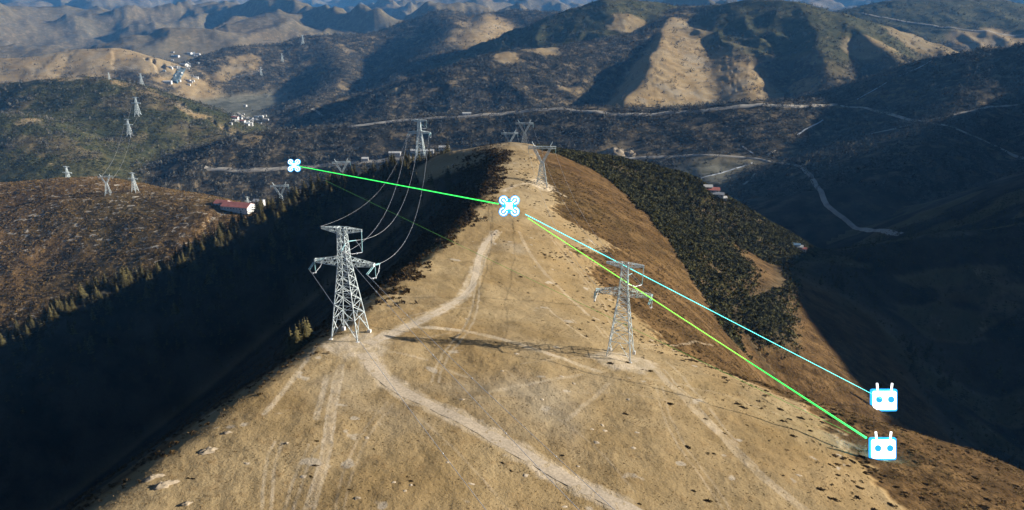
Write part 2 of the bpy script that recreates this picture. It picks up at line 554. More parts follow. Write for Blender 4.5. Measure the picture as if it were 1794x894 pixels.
    bp2.inputs["Strength"].default_value = 0.6
    bp2.inputs["Distance"].default_value = 5.0
    N.put(bp2.inputs["Height"], N.math("MULTIPLY", N.noise(flat, 0.06, 5, 0.65), N.math("MAXIMUM", N.math("MAXIMUM", wood, olive), heath)))
    N.put(bp2.inputs["Normal"], bp.outputs["Normal"])
    N.put(b.inputs["Normal"], bp2.outputs["Normal"])
    return m


M = {}
M["ground"] = terrain_material()
M["steel"] = simple_mat("galvanised_steel", (0.58, 0.65, 0.65), 0.45, 0.08, 0.4, 0.1, 0.5)
M["glass_ins"] = simple_mat("glass_insulator", (0.32, 0.55, 0.58), 0.25, 0.1, 1.0, 0.0, 0.5)
M["concrete"] = simple_mat("concrete", (0.62, 0.6, 0.56), 0.9, 0.1, 1.5)
M["wire"] = simple_mat("aluminium_wire", (0.45, 0.46, 0.48), 0.5, 0.05, 0.2, 0.3, 0.4)
M["white"] = simple_mat("white_paint", (0.56, 0.55, 0.52), 0.7, 0.06, 0.3)
M["red_roof"] = simple_mat("red_metal_roof", (0.45, 0.17, 0.14), 0.6, 0.1, 0.2)
M["grey_roof"] = simple_mat("grey_roof", (0.33, 0.34, 0.36), 0.7, 0.12, 0.2)
M["blue_roof"] = simple_mat("blue_roof", (0.18, 0.3, 0.42), 0.6, 0.12, 0.2)
M["dark_glass"] = simple_mat("window_glass", (0.04, 0.05, 0.06), 0.2, 0.1, 0.5, 0, 0.5)
M["road"] = simple_mat("pale_gravel_road", (0.4, 0.36, 0.3), 0.95, 0.14, 0.08)
M["asphalt"] = simple_mat("worn_asphalt", (0.16, 0.155, 0.15), 0.9, 0.15, 0.1)
M["dirt"] = simple_mat("pale_dirt", (0.46, 0.375, 0.27), 1.0, 0.14, 1.6)
M["ice"] = simple_mat("ice", (0.5, 0.53, 0.56), 0.5, 0.2, 0.08)
M["water"] = simple_mat("water", (0.1, 0.14, 0.16), 0.25, 0.2, 0.03)
M["rock"] = simple_mat("pale_rock", (0.31, 0.25, 0.175), 0.95, 0.25, 0.8)
M["trunk"] = simple_mat("bark", (0.09, 0.065, 0.045), 0.95, 0.2, 3.0)
M["conifer"] = simple_mat("conifer_needles", (0.072, 0.06, 0.024), 0.9, 0.35, 0.6, 0, 0.1, 0.35)
M["shrub"] = simple_mat("shrub_leaves", (0.075, 0.048, 0.021), 0.95, 0.4, 0.7, 0, 0.05, 0.3)
M["scrub_green"] = simple_mat("olive_scrub", (0.075, 0.078, 0.034), 0.95, 0.5, 0.15, 0, 0.05)
M["scrub_dark"] = simple_mat("dark_scrub", (0.085, 0.078, 0.03), 0.95, 0.5, 0.2, 0, 0.05)
M["tuft"] = simple_mat("straw_tufts", (0.23, 0.15, 0.065), 1.0, 0.4, 0.25, 0, 0.03)
M["far_wood"] = simple_mat("woodland_canopy", (0.095, 0.088, 0.07), 0.95, 0.55, 0.12, 0, 0.05)
M["heath_bush"] = simple_mat("heath_bushes", (0.18, 0.115, 0.043), 0.95, 0.5, 0.15, 0, 0.05)


# ------------------------------------------------------------------ mesh helpers
def big_mesh(name, verts, faces, mat, smooth=False, parent=None):
    """verts (n,3), faces (m,k) numpy"""
    me = bpy.data.meshes.new(name)
    verts = np.ascontiguousarray(verts, np.float32)
    faces = np.ascontiguousarray(faces, np.int32)
    k = faces.shape[1]
    me.vertices.add(len(verts))
    me.vertices.foreach_set("co", verts.ravel())
    me.loops.add(faces.size)
    me.loops.foreach_set("vertex_index", faces.ravel())
    me.polygons.add(len(faces))
    me.polygons.foreach_set("loop_start", np.arange(0, faces.size, k, dtype=np.int32))
    me.polygons.foreach_set("use_smooth", np.full(len(faces), smooth, bool))
    me.update(calc_edges=True)
    me.materials.append(mat)
    o = bpy.data.objects.new(name, me)
    col.objects.link(o)
    if parent is not None:
        o.parent = parent
    return o


class MB:
    """collects boxes, bars, tubes into one mesh"""

    def __init__(self):
        self.v = []; self.f = []

    def add(self, vs, fs):
        n = len(self.v)
        self.v += [tuple(p) for p in vs]
        self.f += [tuple(i + n for i in q) for q in fs]

    def bar(self, a, b, w, h=None):
        a = Vector(a); b = Vector(b)
        h = h or w
        d = (b - a)
        if d.length < 1e-6:
            return
        d.normalize()
        up = Vector((0, 0, 1)) if abs(d.z) < 0.95 else Vector((1, 0, 0))
        s = d.cross(up).normalized(); t = s.cross(d)
        vs = []
        for p in (a, b):
            for i, j in ((-1, -1), (1, -1), (1, 1), (-1, 1)):
                vs.append(p + s * (i * w / 2) + t * (j * h / 2))
        self.add(vs, [(0, 1, 5, 4), (1, 2, 6, 5), (2, 3, 7, 6), (3, 0, 4, 7), (3, 2, 1, 0), (4, 5, 6, 7)])

    def box(self, c, s, rz=0.0):
        cx, cy, cz = c
        x, y, z = s[0] / 2, s[1] / 2, s[2] / 2
        co, si = math.cos(rz), math.sin(rz)
        vs = []
        for k in (-z, z):
            for i, j in ((-x, -y), (x, -y), (x, y), (-x, y)):
                vs.append((cx + i * co - j * si, cy + i * si + j * co, cz + k))
        self.add(vs, [(0, 1, 5, 4), (1, 2, 6, 5), (2, 3, 7, 6), (3, 0, 4, 7), (3, 2, 1, 0), (4, 5, 6, 7)])

    def tube(self, pts, r, n=6):
        pts = [Vector(p) for p in pts]
        base = len(self.v)
        for i, p in enumerate(pts):
            d = (pts[min(i + 1, len(pts) - 1)] - pts[max(i - 1, 0)]).normalized()
            up = Vector((0, 0, 1)) if abs(d.z) < 0.95 else Vector((1, 0, 0))
            s = d.cross(up).normalized(); t = s.cross(d)
            rr = r[i] if isinstance(r, (list, tuple)) else r
            for k in range(n):
                a = 2 * PI * k / n
                self.v.append(tuple(p + s * (rr * math.cos(a)) + t * (rr * math.sin(a))))
        for i in range(len(pts) - 1):
            for k in range(n):
                k2 = (k + 1) % n
                self.f.append((base + i * n + k, base + i * n + k2, base + (i + 1) * n + k2, base + (i + 1) * n + k))
        self.f.append(tuple(base + k for k in reversed(range(n))))
        e = base + (len(pts) - 1) * n
        self.f.append(tuple(e + k for k in range(n)))

    def ball(self, c, r, n=8, m=5):
        b = len(self.v)
        for i in range(m + 1):
            th = PI * i / m
            for k in range(n):
                a = 2 * PI * k / n
                self.v.append((c[0] + r * math.sin(th) * math.cos(a), c[1] + r * math.sin(th) * math.sin(a), c[2] + r * math.cos(th)))
        for i in range(m):
            for k in range(n):
                k2 = (k + 1) % n
                self.f.append((b + i * n + k, b + (i + 1) * n + k, b + (i + 1) * n + k2, b + i * n + k2))

    def build(self, name, mat, parent=None, smooth=False):
        me = bpy.data.meshes.new(name)
        me.from_pydata(self.v, [], self.f)
        me.materials.append(mat)
        if smooth:
            me.polygons.foreach_set("use_smooth", np.ones(len(me.polygons), bool))
        o = bpy.data.objects.new(name, me)
        col.objects.link(o)
        if parent is not None:
            o.parent = parent
        return o


def tag(o, label=None, cat=None, group=None, kind=None):
    if label: o["label"] = label
    if cat: o["category"] = cat
    if group: o["group"] = group
    if kind: o["kind"] = kind
    return o


def thing(name, label, cat, loc=(0, 0, 0), rz=0.0, group=None):
    o = bpy.data.objects.new(name, None)
    o.empty_display_size = 2
    col.objects.link(o)
    o.location = tuple(float(c) for c in loc)
    o.rotation_euler = (0, 0, rz)
    return tag(o, label, cat, group)


CH = {}


def kids(o):
    return CH.get(o.name, None) if o.name in CH else list(o.children)


def copy_tree(o, parent=None):
    c = o.copy()
    col.objects.link(c)
    if parent is not None:
        c.parent = parent
    for k in list(o.children):
        copy_tree(k, c)
    return c


# ------------------------------------------------------------------ tracks painted on the ridge (bare earth between grass)
TR = np.zeros(H.shape, np.float32)
nearrows = np.nonzero((RR > 90) & (RR < 760))[0]
i0, i1 = nearrows[0], nearrows[-1] + 1
fa0, fa1 = len(az_l), len(az_l) + len(az_f)


def pix_path(pts, n=14, rmin=60):
    """a path given by sight lines, dropped on the ground"""
    pp = catmull([np.array([u, v, 0.0]) for u, v in pts], 8.0)
    out = []
    for q in pp:
        h = hit(q[0], q[1], rmin)
        if h is not None:
            out.append(h)
    return np.array(out)


def paint(pts, width, strength=1.0, twin=False, wob=0.35):
    path = pix_path(pts)
    if len(path) < 2:
        return
    sx = GX[i0:i1, fa0:fa1]; sy = GY[i0:i1, fa0:fa1]
    a0 = np.arctan2(path[:, 0], path[:, 1]); rr = np.hypot(path[:, 0], path[:, 1])
    ca0 = max(0, np.searchsorted(az_f, a0.min() - 0.02)); ca1 = min(len(az_f), np.searchsorted(az_f, a0.max() + 0.02))
    rws = RR[i0:i1]
    rb0 = max(0, np.searchsorted(rws, rr.min() - 4)); rb1 = min(len(rws), np.searchsorted(rws, rr.max() + 4))
    x = sx[rb0:rb1, ca0:ca1].astype(np.float32); y = sy[rb0:rb1, ca0:ca1].astype(np.float32)
    # smooth path
    k = 5
    pad = np.pad(path, ((k, k), (0, 0)), mode="edge")
    sm = np.stack([np.convolve(pad[:, c], np.ones(2 * k + 1) / (2 * k + 1), "valid") for c in range(3)], 1)
    d, _, s = seg_dist(x, y, sm[::2] if len(sm) > 60 else sm)
    d = d + wob * fbm(x / 5, y / 5, 3, 91)
    if twin:
        ends = np.minimum(np.hypot(x - sm[0, 0], y - sm[0, 1]), np.hypot(x - sm[-1, 0], y - sm[-1, 1]))
        d = np.abs(np.abs(d) - 0.95) + 2.0 * (1 - sstep(0.8, 3.0, ends))
    m = strength * (1 - sstep(width * 0.4, width * 0.6 + 0.12, d)) * (0.75 + 0.5 * fbm(x / 11, y / 11, 3, 92))
    blk = TR[i0 + rb0:i0 + rb1, fa0 + ca0:fa0 + ca1]
    np.maximum(blk, m.astype(np.float32), out=blk)


paint([(888, 395), (850, 430), (838, 470), (830, 560), (800, 600), (765, 640), (762, 690)], 0.6, 0.75, True)
paint([(905, 395), (930, 450), (975, 500), (1040, 560)], 1.70, 0.59)
paint([(1040, 560), (1075, 605)], 0.6, 0.45, True)
paint([(600, 630), (580, 720), (570, 800), (515, 975)], 0.6, 1.00, True)
paint([(600, 630), (580, 720), (570, 800), (515, 975)], 1.87, 0.59)
paint([(560, 600), (510, 670), (455, 735)], 1.27, 1.00)
paint([(575, 650), (565, 690), (550, 745)], 1.36, 0.91)
paint([(500, 755), (475, 800), (462, 975)], 0.6, 0.68, True)
paint([(560, 760), (530, 820), (480, 975)], 0.6, 0.60, True)
paint([(715, 572), (830, 582), (930, 610), (1060, 655)], 2.21, 0.98)
paint([(760, 632), (700, 620), (650, 610)], 1.02, 0.52)
paint([(762, 640), (830, 665)], 1.02, 0.59)
paint([(845, 690), (930, 672), (1030, 655)], 1.19, 0.72)
paint([(985, 745), (1030, 705), (1075, 665)], 1.19, 0.59)
paint([(1140, 640), (1200, 700), (1270, 770), (1340, 840), (1480, 945)], 2.55, 0.78)
paint([(1145, 635), (1220, 715), (1280, 778), (1340, 838)], 0.6, 0.83, True)
paint([(1160, 625), (1230, 700), (1300, 790)], 0.85, 0.52)
paint([(1120, 605), (1200, 603), (1260, 605)], 1.10, 0.59)
paint([(950, 530), (1000, 575), (1040, 600)], 0.85, 0.65)
paint([(870, 345), (905, 315), (935, 322), (965, 330), (1000, 350)], 2.55, 0.98)
paint([(690, 562), (780, 540), (840, 540)], 0.77, 0.52)
paint([(690, 600), (760, 590), (800, 580)], 0.77, 0.45)
paint([(636, 612), (655, 645), (700, 684), (760, 712), (830, 747), (900, 786), (970, 826), (1040, 864), (1110, 896)], 6.5, 0.95, wob=1.6)
paint([(636, 606), (665, 594), (700, 578), (760, 552), (808, 522), (836, 492), (833, 462), (848, 428), (876, 398)], 5.0, 0.95, wob=1.3)
paint([(640, 640), (720, 720), (800, 790), (880, 880), (930, 950)], 0.5, 0.35)
paint([(880, 640), (960, 720), (1040, 780), (1120, 870)], 0.5, 0.35)
paint([(1120, 660), (1260, 690), (1400, 740)], 0.6, 0.4)
paint([(700, 690), (640, 760), (600, 860), (590, 960)], 0.55, 0.4, True)
paint([(1150, 660), (1180, 760), (1260, 870), (1300, 950)], 0.55, 0.4, True)
paint([(900, 640), (1010, 625), (1060, 630)], 0.6, 0.4)
paint([(800, 700), (950, 690), (1100, 690), (1240, 720)], 0.5, 0.3)
paint([(960, 410), (1010, 470), (1060, 540), (1090, 590)], 0.55, 0.45, True)
# bare pads under the towers
def pad(u, v, rx, ry):
    c = hit(u, v)
    x = GX[i0:i1, fa0:fa1]; y = GY[i0:i1, fa0:fa1]
    q = np.hypot((x - c[0]) / rx, (y - c[1]) / ry) + 0.35 * fbm(x / 6, y / 6, 3, 95)
    blk = TR[i0:i1, fa0:fa1]
    np.maximum(blk, 0.9 * (1 - sstep(0.7, 1.05, q)).astype(np.float32), out=blk)


pad(1095, 632, 12, 11)
pad(622, 606, 11, 11)
pad(950, 326, 10, 16)

# ------------------------------------------------------------------ ground zones -> attributes
n1 = fbm(GX / 26, GY / 26, 4, 61); n2 = fbm(GX / 90, GY / 90, 3, 62)
isMain = sstep(0.25, 0.75, C[..., GRASS]) * (GY < 900) * (RG < 950)
_bp = [(1800, 960), (1720, 900), (1640, 835), (1500, 745), (1400, 690), (1250, 612), (1100, 520), (1020, 440), (985, 380), (965, 320), (950, 290)]
_bh = np.array([hit(u, v) for u, v in _bp])
_bo = np.argsort(_bh[:, 1])
bnd = np.interp(GY, _bh[_bo, 1], np.minimum(grid_at(DM, _bh[_bo, 0], _bh[_bo, 1]), np.interp(_bh[_bo, 1], [100, 180, 300], [185, 150, 80]))) - 4
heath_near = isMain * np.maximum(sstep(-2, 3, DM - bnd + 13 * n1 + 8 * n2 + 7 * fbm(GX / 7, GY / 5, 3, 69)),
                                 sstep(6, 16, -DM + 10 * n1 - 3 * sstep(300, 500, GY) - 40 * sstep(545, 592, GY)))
# a dark mat of dwarf shrubs on the knoll
sr_z = (ZID == NAME_ID["spur_right"]) * C[..., HEATH]
heath = np.clip(C[..., HEATH] - 0.55 * sr_z + heath_near, 0, 1)
wood = np.clip(C[..., WOOD] + 0.55 * sr_z, 0, 1)
line_x = np.interp(GY, [300, 370, 395, 460, 550, 640, 700], [500, 400, 128, 122, 98, 62, 40]) + 9 * n1
rscrub = (ZID == 1) * sstep(-3, 3, GX - line_x) * (GY > 300) * (DM > 20) * sstep(-214, -198, H)
heath = heath * (1 - 0.5 * rscrub); heath_near = heath_near * (1 - rscrub)
wood = np.clip(wood + 0.5 * rscrub, 0, 1)
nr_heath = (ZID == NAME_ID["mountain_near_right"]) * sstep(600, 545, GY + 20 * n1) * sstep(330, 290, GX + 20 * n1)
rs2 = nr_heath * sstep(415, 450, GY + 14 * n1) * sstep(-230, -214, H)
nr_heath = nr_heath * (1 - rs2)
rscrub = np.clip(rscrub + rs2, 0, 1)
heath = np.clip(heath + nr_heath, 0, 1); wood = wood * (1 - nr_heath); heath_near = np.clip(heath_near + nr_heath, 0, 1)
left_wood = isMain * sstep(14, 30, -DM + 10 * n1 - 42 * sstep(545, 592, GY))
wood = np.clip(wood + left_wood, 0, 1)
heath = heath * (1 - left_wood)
olive = C[..., OLIVE].copy()
field = C[..., FIELD].copy()
farw = sstep(3900, 5600, RG)
# big hills: grassland tops fade to woodland further down
bm = (RG > 1900) & (RG < 4300)
nb = fbm(GX / 330, GY / 330, 4, 63)
lowz = sstep(-190, -240, H + 90 * nb)
t = olive * lowz * bm * (GX > 0)
olive = olive - t; wood = wood + t
# patches of open grass on the woods
open_p = sstep(0.30, 0.42, fbm(GX / 150, GY / 150, 4, 64)) * bm
wood = wood * (1 - 0.7 * open_p)
# green hill: mixed scrub woodland
isnr = (1 - nr_heath) * (1 - rs2) * (ZID == NAME_ID["mountain_near_right"]) * sstep(0.02, 0.25, fbm(GX / 110, GY / 45, 5, 68))
wood = wood * (1 - 0.8 * isnr); olive = np.clip(olive + 0.8 * isnr, 0, 1)
isgreen = np.isin(ZID, [NAME_ID["hill_green_left"], NAME_ID["spur_green"]])
gp = sstep(0.02, 0.2, fbm(GX / 140, GY / 140, 4, 65)) * isgreen * 0.6
olive = olive * (1 - gp); wood = wood + gp * 1.0
tanhill = (ZID == NAME_ID["hill_tan_left"])
wood = np.clip(wood + tanhill * sstep(-300, -330, H + 60 * nb) * 0.9 * sstep(0.0, 0.15, nb + 0.1), 0, 1)
def patch(u, v, rx, ry, c, s=1.0):
    """a stand of another plant cover round one spot of the hillside"""
    p = hit(u, v)
    if p is None:
        return
    rr = math.hypot(p[0], p[1]); R_ = 1.6 * max(rx, ry); az = math.atan2(p[0], p[1])
    a0, a1 = np.searchsorted(RR, [rr - R_, rr + R_]); b0, b1 = np.searchsorted(AZ, [az - R_ / rr, az + R_ / rr])
    sl_ = (slice(a0, a1), slice(b0, b1))
    gx_, gy_ = GX[sl_], GY[sl_]
    q = np.hypot((gx_ - p[0]) / rx, (gy_ - p[1]) / ry) + 0.45 * fbm(gx_ / (0.5 * rx), gy_ / (0.5 * rx), 4, int(u))
    w = s * (1 - sstep(0.75, 1.05, q))
    for nm, arr in (("wood", wood), ("olive", olive), ("heath", heath), ("field", field)):
        arr[sl_] = arr[sl_] * (1 - w) + (w if nm == c else 0)


for a in [(885, 98, 50, 60, "grass"), (955, 88, 60, 60, "grass"), (840, 40, 130, 160, "grass", .9), (800, 60, 90, 130, "grass", .8), (690, 157, 25, 40, "grass"),
          (1170, 100, 90, 150, "grass", .9), (1220, 110, 100, 170, "grass", .9), (1190, 150, 100, 150, "grass", .9), (1250, 150, 90, 130, "grass", .9), (1290, 160, 50, 80, "grass", .85), (1200, 60, 110, 170, "grass", .8),
          (1410, 150, 40, 80, "grass", .7), (1060, 22, 160, 170, "olive"), (1100, 45, 90, 120, "grass", .8), (430, 110, 70, 120, "grass", .7), (395, 130, 40, 110, "grass", .7),
          (1290, 40, 120, 160, "olive", .7), (1520, 78, 90, 120, "grass", .7), (1630, 80, 160, 160, "grass", .7), (1760, 75, 200, 240, "grass", .9),
          (120, 138, 60, 30, "grass"), (45, 138, 40, 25, "grass"), (50, 210, 22, 60, "grass", .8), (435, 245, 35, 30, "grass", .8),
          (1090, 269, 70, 40, "grass", .5), (800, 270, 45, 26, "grass"), (835, 264, 40, 26, "grass"), (862, 277, 16, 7, "heath"), (600, 312, 12, 8, "grass"), (735, 279, 22, 12, "grass")]:
    patch(*a)
farm = field * farw
field = field * (1 - farw)
wood = np.clip(wood + 0.62 * farm, 0, 1)
fo = 0.45 * farm * np.clip(0.6 + 0.9 * fbm(GX / 1400, GY / 1400, 4, 66), 0, 0.8)
olive = np.clip(olive + fo, 0, 1)
blotch = np.where(np.isin(ZID, [NAME_ID["hill_near_left"]]), 1.0, 0.0) * sstep(-0.35, 0.15, fbm(GX / 130, GY / 130, 3, 67) + 0.004 * (H + 345))
blotch = np.maximum(blotch, 0.35 * (ZID == NAME_ID["spur_right"]))

verts = np.stack([GX, GY, H], -1).reshape(-1, 3)
idx = np.arange(NR * NA).reshape(NR, NA)
quads = np.stack([idx[:-1, :-1], idx[:-1, 1:], idx[1:, 1:], idx[1:, :-1]], -1).reshape(-1, 4)[:, ::-1]
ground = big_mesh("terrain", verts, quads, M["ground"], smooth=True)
tag(ground, "bare tan ridge and the mountain slopes and valleys round it", "terrain", kind="structure")


def set_attr(me, name, r, g, b, al=None):
    at = me.attributes.new(name, "FLOAT_COLOR", "POINT")
    a = np.ones((r.size, 4), np.float32)
    a[:, 0] = np.clip(r, 0, 1).ravel(); a[:, 1] = np.clip(g, 0, 1).ravel(); a[:, 2] = np.clip(b, 0, 1).ravel()
    if al is not None:
        a[:, 3] = np.clip(al, 0, 1).ravel()
    at.data.foreach_set("color", a.ravel())


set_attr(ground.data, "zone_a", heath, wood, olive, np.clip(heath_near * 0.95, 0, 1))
set_attr(ground.data, "zone_b", field, TR * (1 - wood), blotch, sstep(900, 1500, RG))

# visibility helper: highest sight slope up to each cell
slope = H / RG
vis = np.maximum.accumulate(slope, axis=0)
HID = (vis - slope) * RG            # metres a thing must rise to be seen


# ------------------------------------------------------------------ roads, stream, worn paths
def smooth_path(p, k):
    pad_ = np.pad(p, ((k, k), (0, 0)), mode="edge")
    return np.stack([np.convolve(pad_[:, c], np.ones(2 * k + 1) / (2 * k + 1), "valid") for c in range(3)], 1)


def strip(name, pts, width, mat, label, lift=0.8, skirt=4.0, smooth=4, rmin=800, ragged=0.0, seed=1, across=4, cut=None, flat=True):
    """a road laid over the ground: crowned strip with earth shoulders"""
    p = pix_path(pts, rmin=rmin)
    # drop sudden jumps of distance
    r = np.hypot(p[:, 0], p[:, 1])
    med = np.array([np.median(r[max(0, i - 6):i + 7]) for i in range(len(r))])
    p = p[np.abs(r - med) < 0.06 * med]
    p = smooth_path(p, smooth)
    # even spacing
    d = np.concatenate([[0], np.cumsum(np.hypot(*np.diff(p[:, :2], axis=0).T))])
    n = max(4, int(d[-1] / max(1.0, float(np.max(width)) * 0.6)))
    tt = np.linspace(0, d[-1], n)
    p = np.stack([np.interp(tt, d, p[:, c]) for c in range(3)], 1)
    g = np.gradient(p[:, :2], axis=0)
    g /= np.maximum(np.linalg.norm(g, axis=1, keepdims=True), 1e-6)
    nrm = np.stack([g[:, 1], -g[:, 0]], 1)
    off = np.linspace(-0.5, 0.5, across + 1)
    wv = np.broadcast_to(np.asarray(width if np.ndim(width) == 0 else np.interp(tt / d[-1], np.linspace(0, 1, len(width)), width), float), (n,))
    rows = []
    zc = gz(p[:, 0], p[:, 1])
    zc = smooth_path(np.stack([zc, zc, zc], 1), 3)[:, 0] if flat else zc
    lw = wv * (1 + ragged * fbm(tt / 6.0, np.zeros(n), 4, seed))
    rw = wv * (1 + ragged * fbm(tt / 6.0, np.ones(n) * 9, 4, seed + 1))
    for q in off:
        ww = np.where(q < 0, lw, rw)
        xy = p[:, :2] + nrm * (q * ww)[:, None]
        z = np.maximum(zc, gz(xy[:, 0], xy[:, 1])) + lift if flat else gz(xy[:, 0], xy[:, 1]) + lift
        rows.append(np.column_stack([xy, z]))
    if skirt > 0:
        for q, at in ((-0.5, 0), (0.5, len(rows))):
            xy = p[:, :2] + nrm * (q * (wv + 1.6 * skirt))[:, None]
            z = np.minimum(gz(xy[:, 0], xy[:, 1]), rows[0 if q < 0 else -1][:, 2] - lift) - 0.8
            rows.insert(at if q < 0 else len(rows), np.column_stack([xy, z]))
    V = np.stack(rows, 1)
    m_ = V.shape[1]
    ii = np.arange(n * m_).reshape(n, m_)
    q = np.stack([ii[:-1, :-1], ii[:-1, 1:], ii[1:, 1:], ii[1:, :-1]], -1).reshape(-1, 4)
    o = big_mesh(name, V.reshape(-1, 3), q, mat, smooth=True)
    tag(o, label, "road", kind="structure")
    return p


strip("road", [(600, 223), (660, 216), (730, 208), (800, 205), (870, 200), (930, 194), (975, 190), (1060, 199), (1120, 201), (1190, 196), (1260, 191), (1320, 184),
               (1400, 187), (1475, 182)], 8, M["road"], "pale road along the wooded slope below the big mountain", lift=1.0)
strip("road", [(1462, 184), (1500, 186), (1540, 194), (1610, 212), (1650, 220), (1720, 245), (1794, 277), (1830, 290)], 4.5, M["road"], "grey road descending the shaded mountain to the right", lift=1.0)
strip("road", [(350, 292), (400, 298), (450, 298), (520, 293), (600, 287), (690, 279), (770, 274)], 7, M["road"], "pale lower road through the woods above the factory", lift=1.0)
strip("road", [(1040, 278), (1150, 275), (1240, 272), (1330, 278), (1400, 291), (1437, 318), (1430, 345), (1470, 380), (1530, 401), (1590, 414)], 4.5, M["road"],
      "valley road turning from sunlight into the shaded gorge", lift=0.9)
strip("road", [(1612, 214), (1680, 200), (1740, 186), (1800, 181)], 3, M["road"], "narrow track climbing the shaded mountain", lift=0.8)
strip("road", [(1500, 240), (1560, 228), (1605, 216)], 4, M["road"], "faint track below the bend on the shaded mountain", lift=0.8)
strip("road", [(535, 190), (580, 196), (622, 207)], 7, M["road"], "short road on the dark wooded spur in the middle distance", lift=1.0, rmin=1500)
strip("road", [(1500, 22), (1560, 34), (1650, 47), (1740, 58), (1800, 61)], 9, M["road"], "thin road across the far olive hill at upper right", lift=1.2, rmin=2000)
strip("path", [(1330, 280), (1322, 300), (1335, 306), (1312, 320), (1290, 328)], 3, M["road"], "winding dirt track down to the village by the spur", lift=0.7)
strip("path", [(1332, 276), (1318, 270), (1312, 262), (1298, 256), (1290, 249)], 2.0, M["ice"], "snowy track rising from the valley road junction", lift=0.7)
strip("path", [(1215, 318), (1238, 313), (1250, 304), (1276, 301), (1300, 291), (1312, 290), (1328, 281)], 1.8, M["ice"], "pale frozen track from the junction towards the spur", lift=0.7)
strip("path", [(1334, 277), (1352, 268), (1366, 258)], 3, M["road"], "short track leaving the junction to the upper right", lift=0.7)
for seg in ([(1388, 242), (1420, 222), (1450, 206)], [(1490, 181), (1530, 158), (1562, 140)], [(1566, 138), (1590, 128), (1625, 110), (1655, 94)]):
    strip("stream", seg, 2.0, M["ice"], "frozen stream in the gully at the foot of the big mountain", lift=0.5, ragged=1.2, skirt=1.5)
strip("river", [(300, 150), (318, 128), (325, 108), (322, 92)], 26, M["water"], "river on the floor of the far valley", lift=1.0, rmin=2500, smooth=2)
strip("road", [(392, 186), (420, 200), (445, 222)], 9, M["road"], "road through the far valley settlement", lift=1.0, rmin=1500, smooth=2)
strip("dirt_path", [(636, 612), (655, 645), (700, 684), (760, 712), (830, 747), (900, 786), (970, 826), (1040, 864), (1110, 896), (1180, 930)], [5.2, 4.2, 3.4, 3.6, 4.0, 3.8, 4.0], M["dirt"],
      "broad pale dirt path crossing the bare ridge", lift=0.045, skirt=0, smooth=3, rmin=60, ragged=0.5, across=8, flat=False)
strip("dirt_path", [(636, 606), (665, 594), (700, 578), (760, 552), (808, 522), (836, 492), (833, 462), (848, 428), (876, 398)], [4.2, 3.2, 2.7, 2.6, 2.8, 2.6, 1.6], M["dirt"],
      "pale dirt path curving along the crest to the knoll", lift=0.045, skirt=0, smooth=3, rmin=60, ragged=0.5, across=8, seed=5, flat=False)


# ------------------------------------------------------------------ lattice towers
def lattice(mb, levels, hw, bar, face_x=True):
    """square tapering body with crossed bracing; hw(z) is the half width"""
    for z0, z1 in zip(levels[:-1], levels[1:]):
        a, b = hw(z0), hw(z1)
        c0 = [(-a, -a, z0), (a, -a, z0), (a, a, z0), (-a, a, z0)]
        c1 = [(-b, -b, z1), (b, -b, z1), (b, b, z1), (-b, b, z1)]
        for i in range(4):
            j = (i + 1) % 4
            mb.bar(c0[i], c1[j], bar); mb.bar(c0[j], c1[i], bar)
            mb.bar(c1[i], c1[j], bar)


def arm_truss(mb, x0, x1, z0, z1, zt0, zt1, d0, d1, n, bar):
    """box arm from the body (x0) to its tip (x1)"""
    prev = None
    for i in range(n + 1):
        t = i / n
        x = x0 + (x1 - x0) * t
        lo = z0 + (zt0 - z0) * t; hi = z1 + (zt1 - z1) * t
        d = d0 + (d1 - d0) * t
        cur = [(x, -d, lo), (x, d, lo), (x, d, hi), (x, -d, hi)]
        for k in range(4):
            mb.bar(cur[k], cur[(k + 1) % 4], bar * 0.8)
            if prev:
                mb.bar(prev[k], cur[k], bar)
                mb.bar(prev[k], cur[(k + 1) % 4] if i % 2 else cur[(k + 3) % 4], bar * 0.8)
        prev = cur


def insulator(root, a, b, r=0.16, n=12):
    mb = MB()
    a = Vector(a); b = Vector(b)
    pts, rad = [], []
    for i in range(n * 2 + 1):
        pts.append(a.lerp(b, i / (2 * n)))
        rad.append(r if i % 2 else r * 0.45)
    mb.tube(pts, rad, 8)
    return mb.build("insulator_string", M["glass_ins"], root, True)


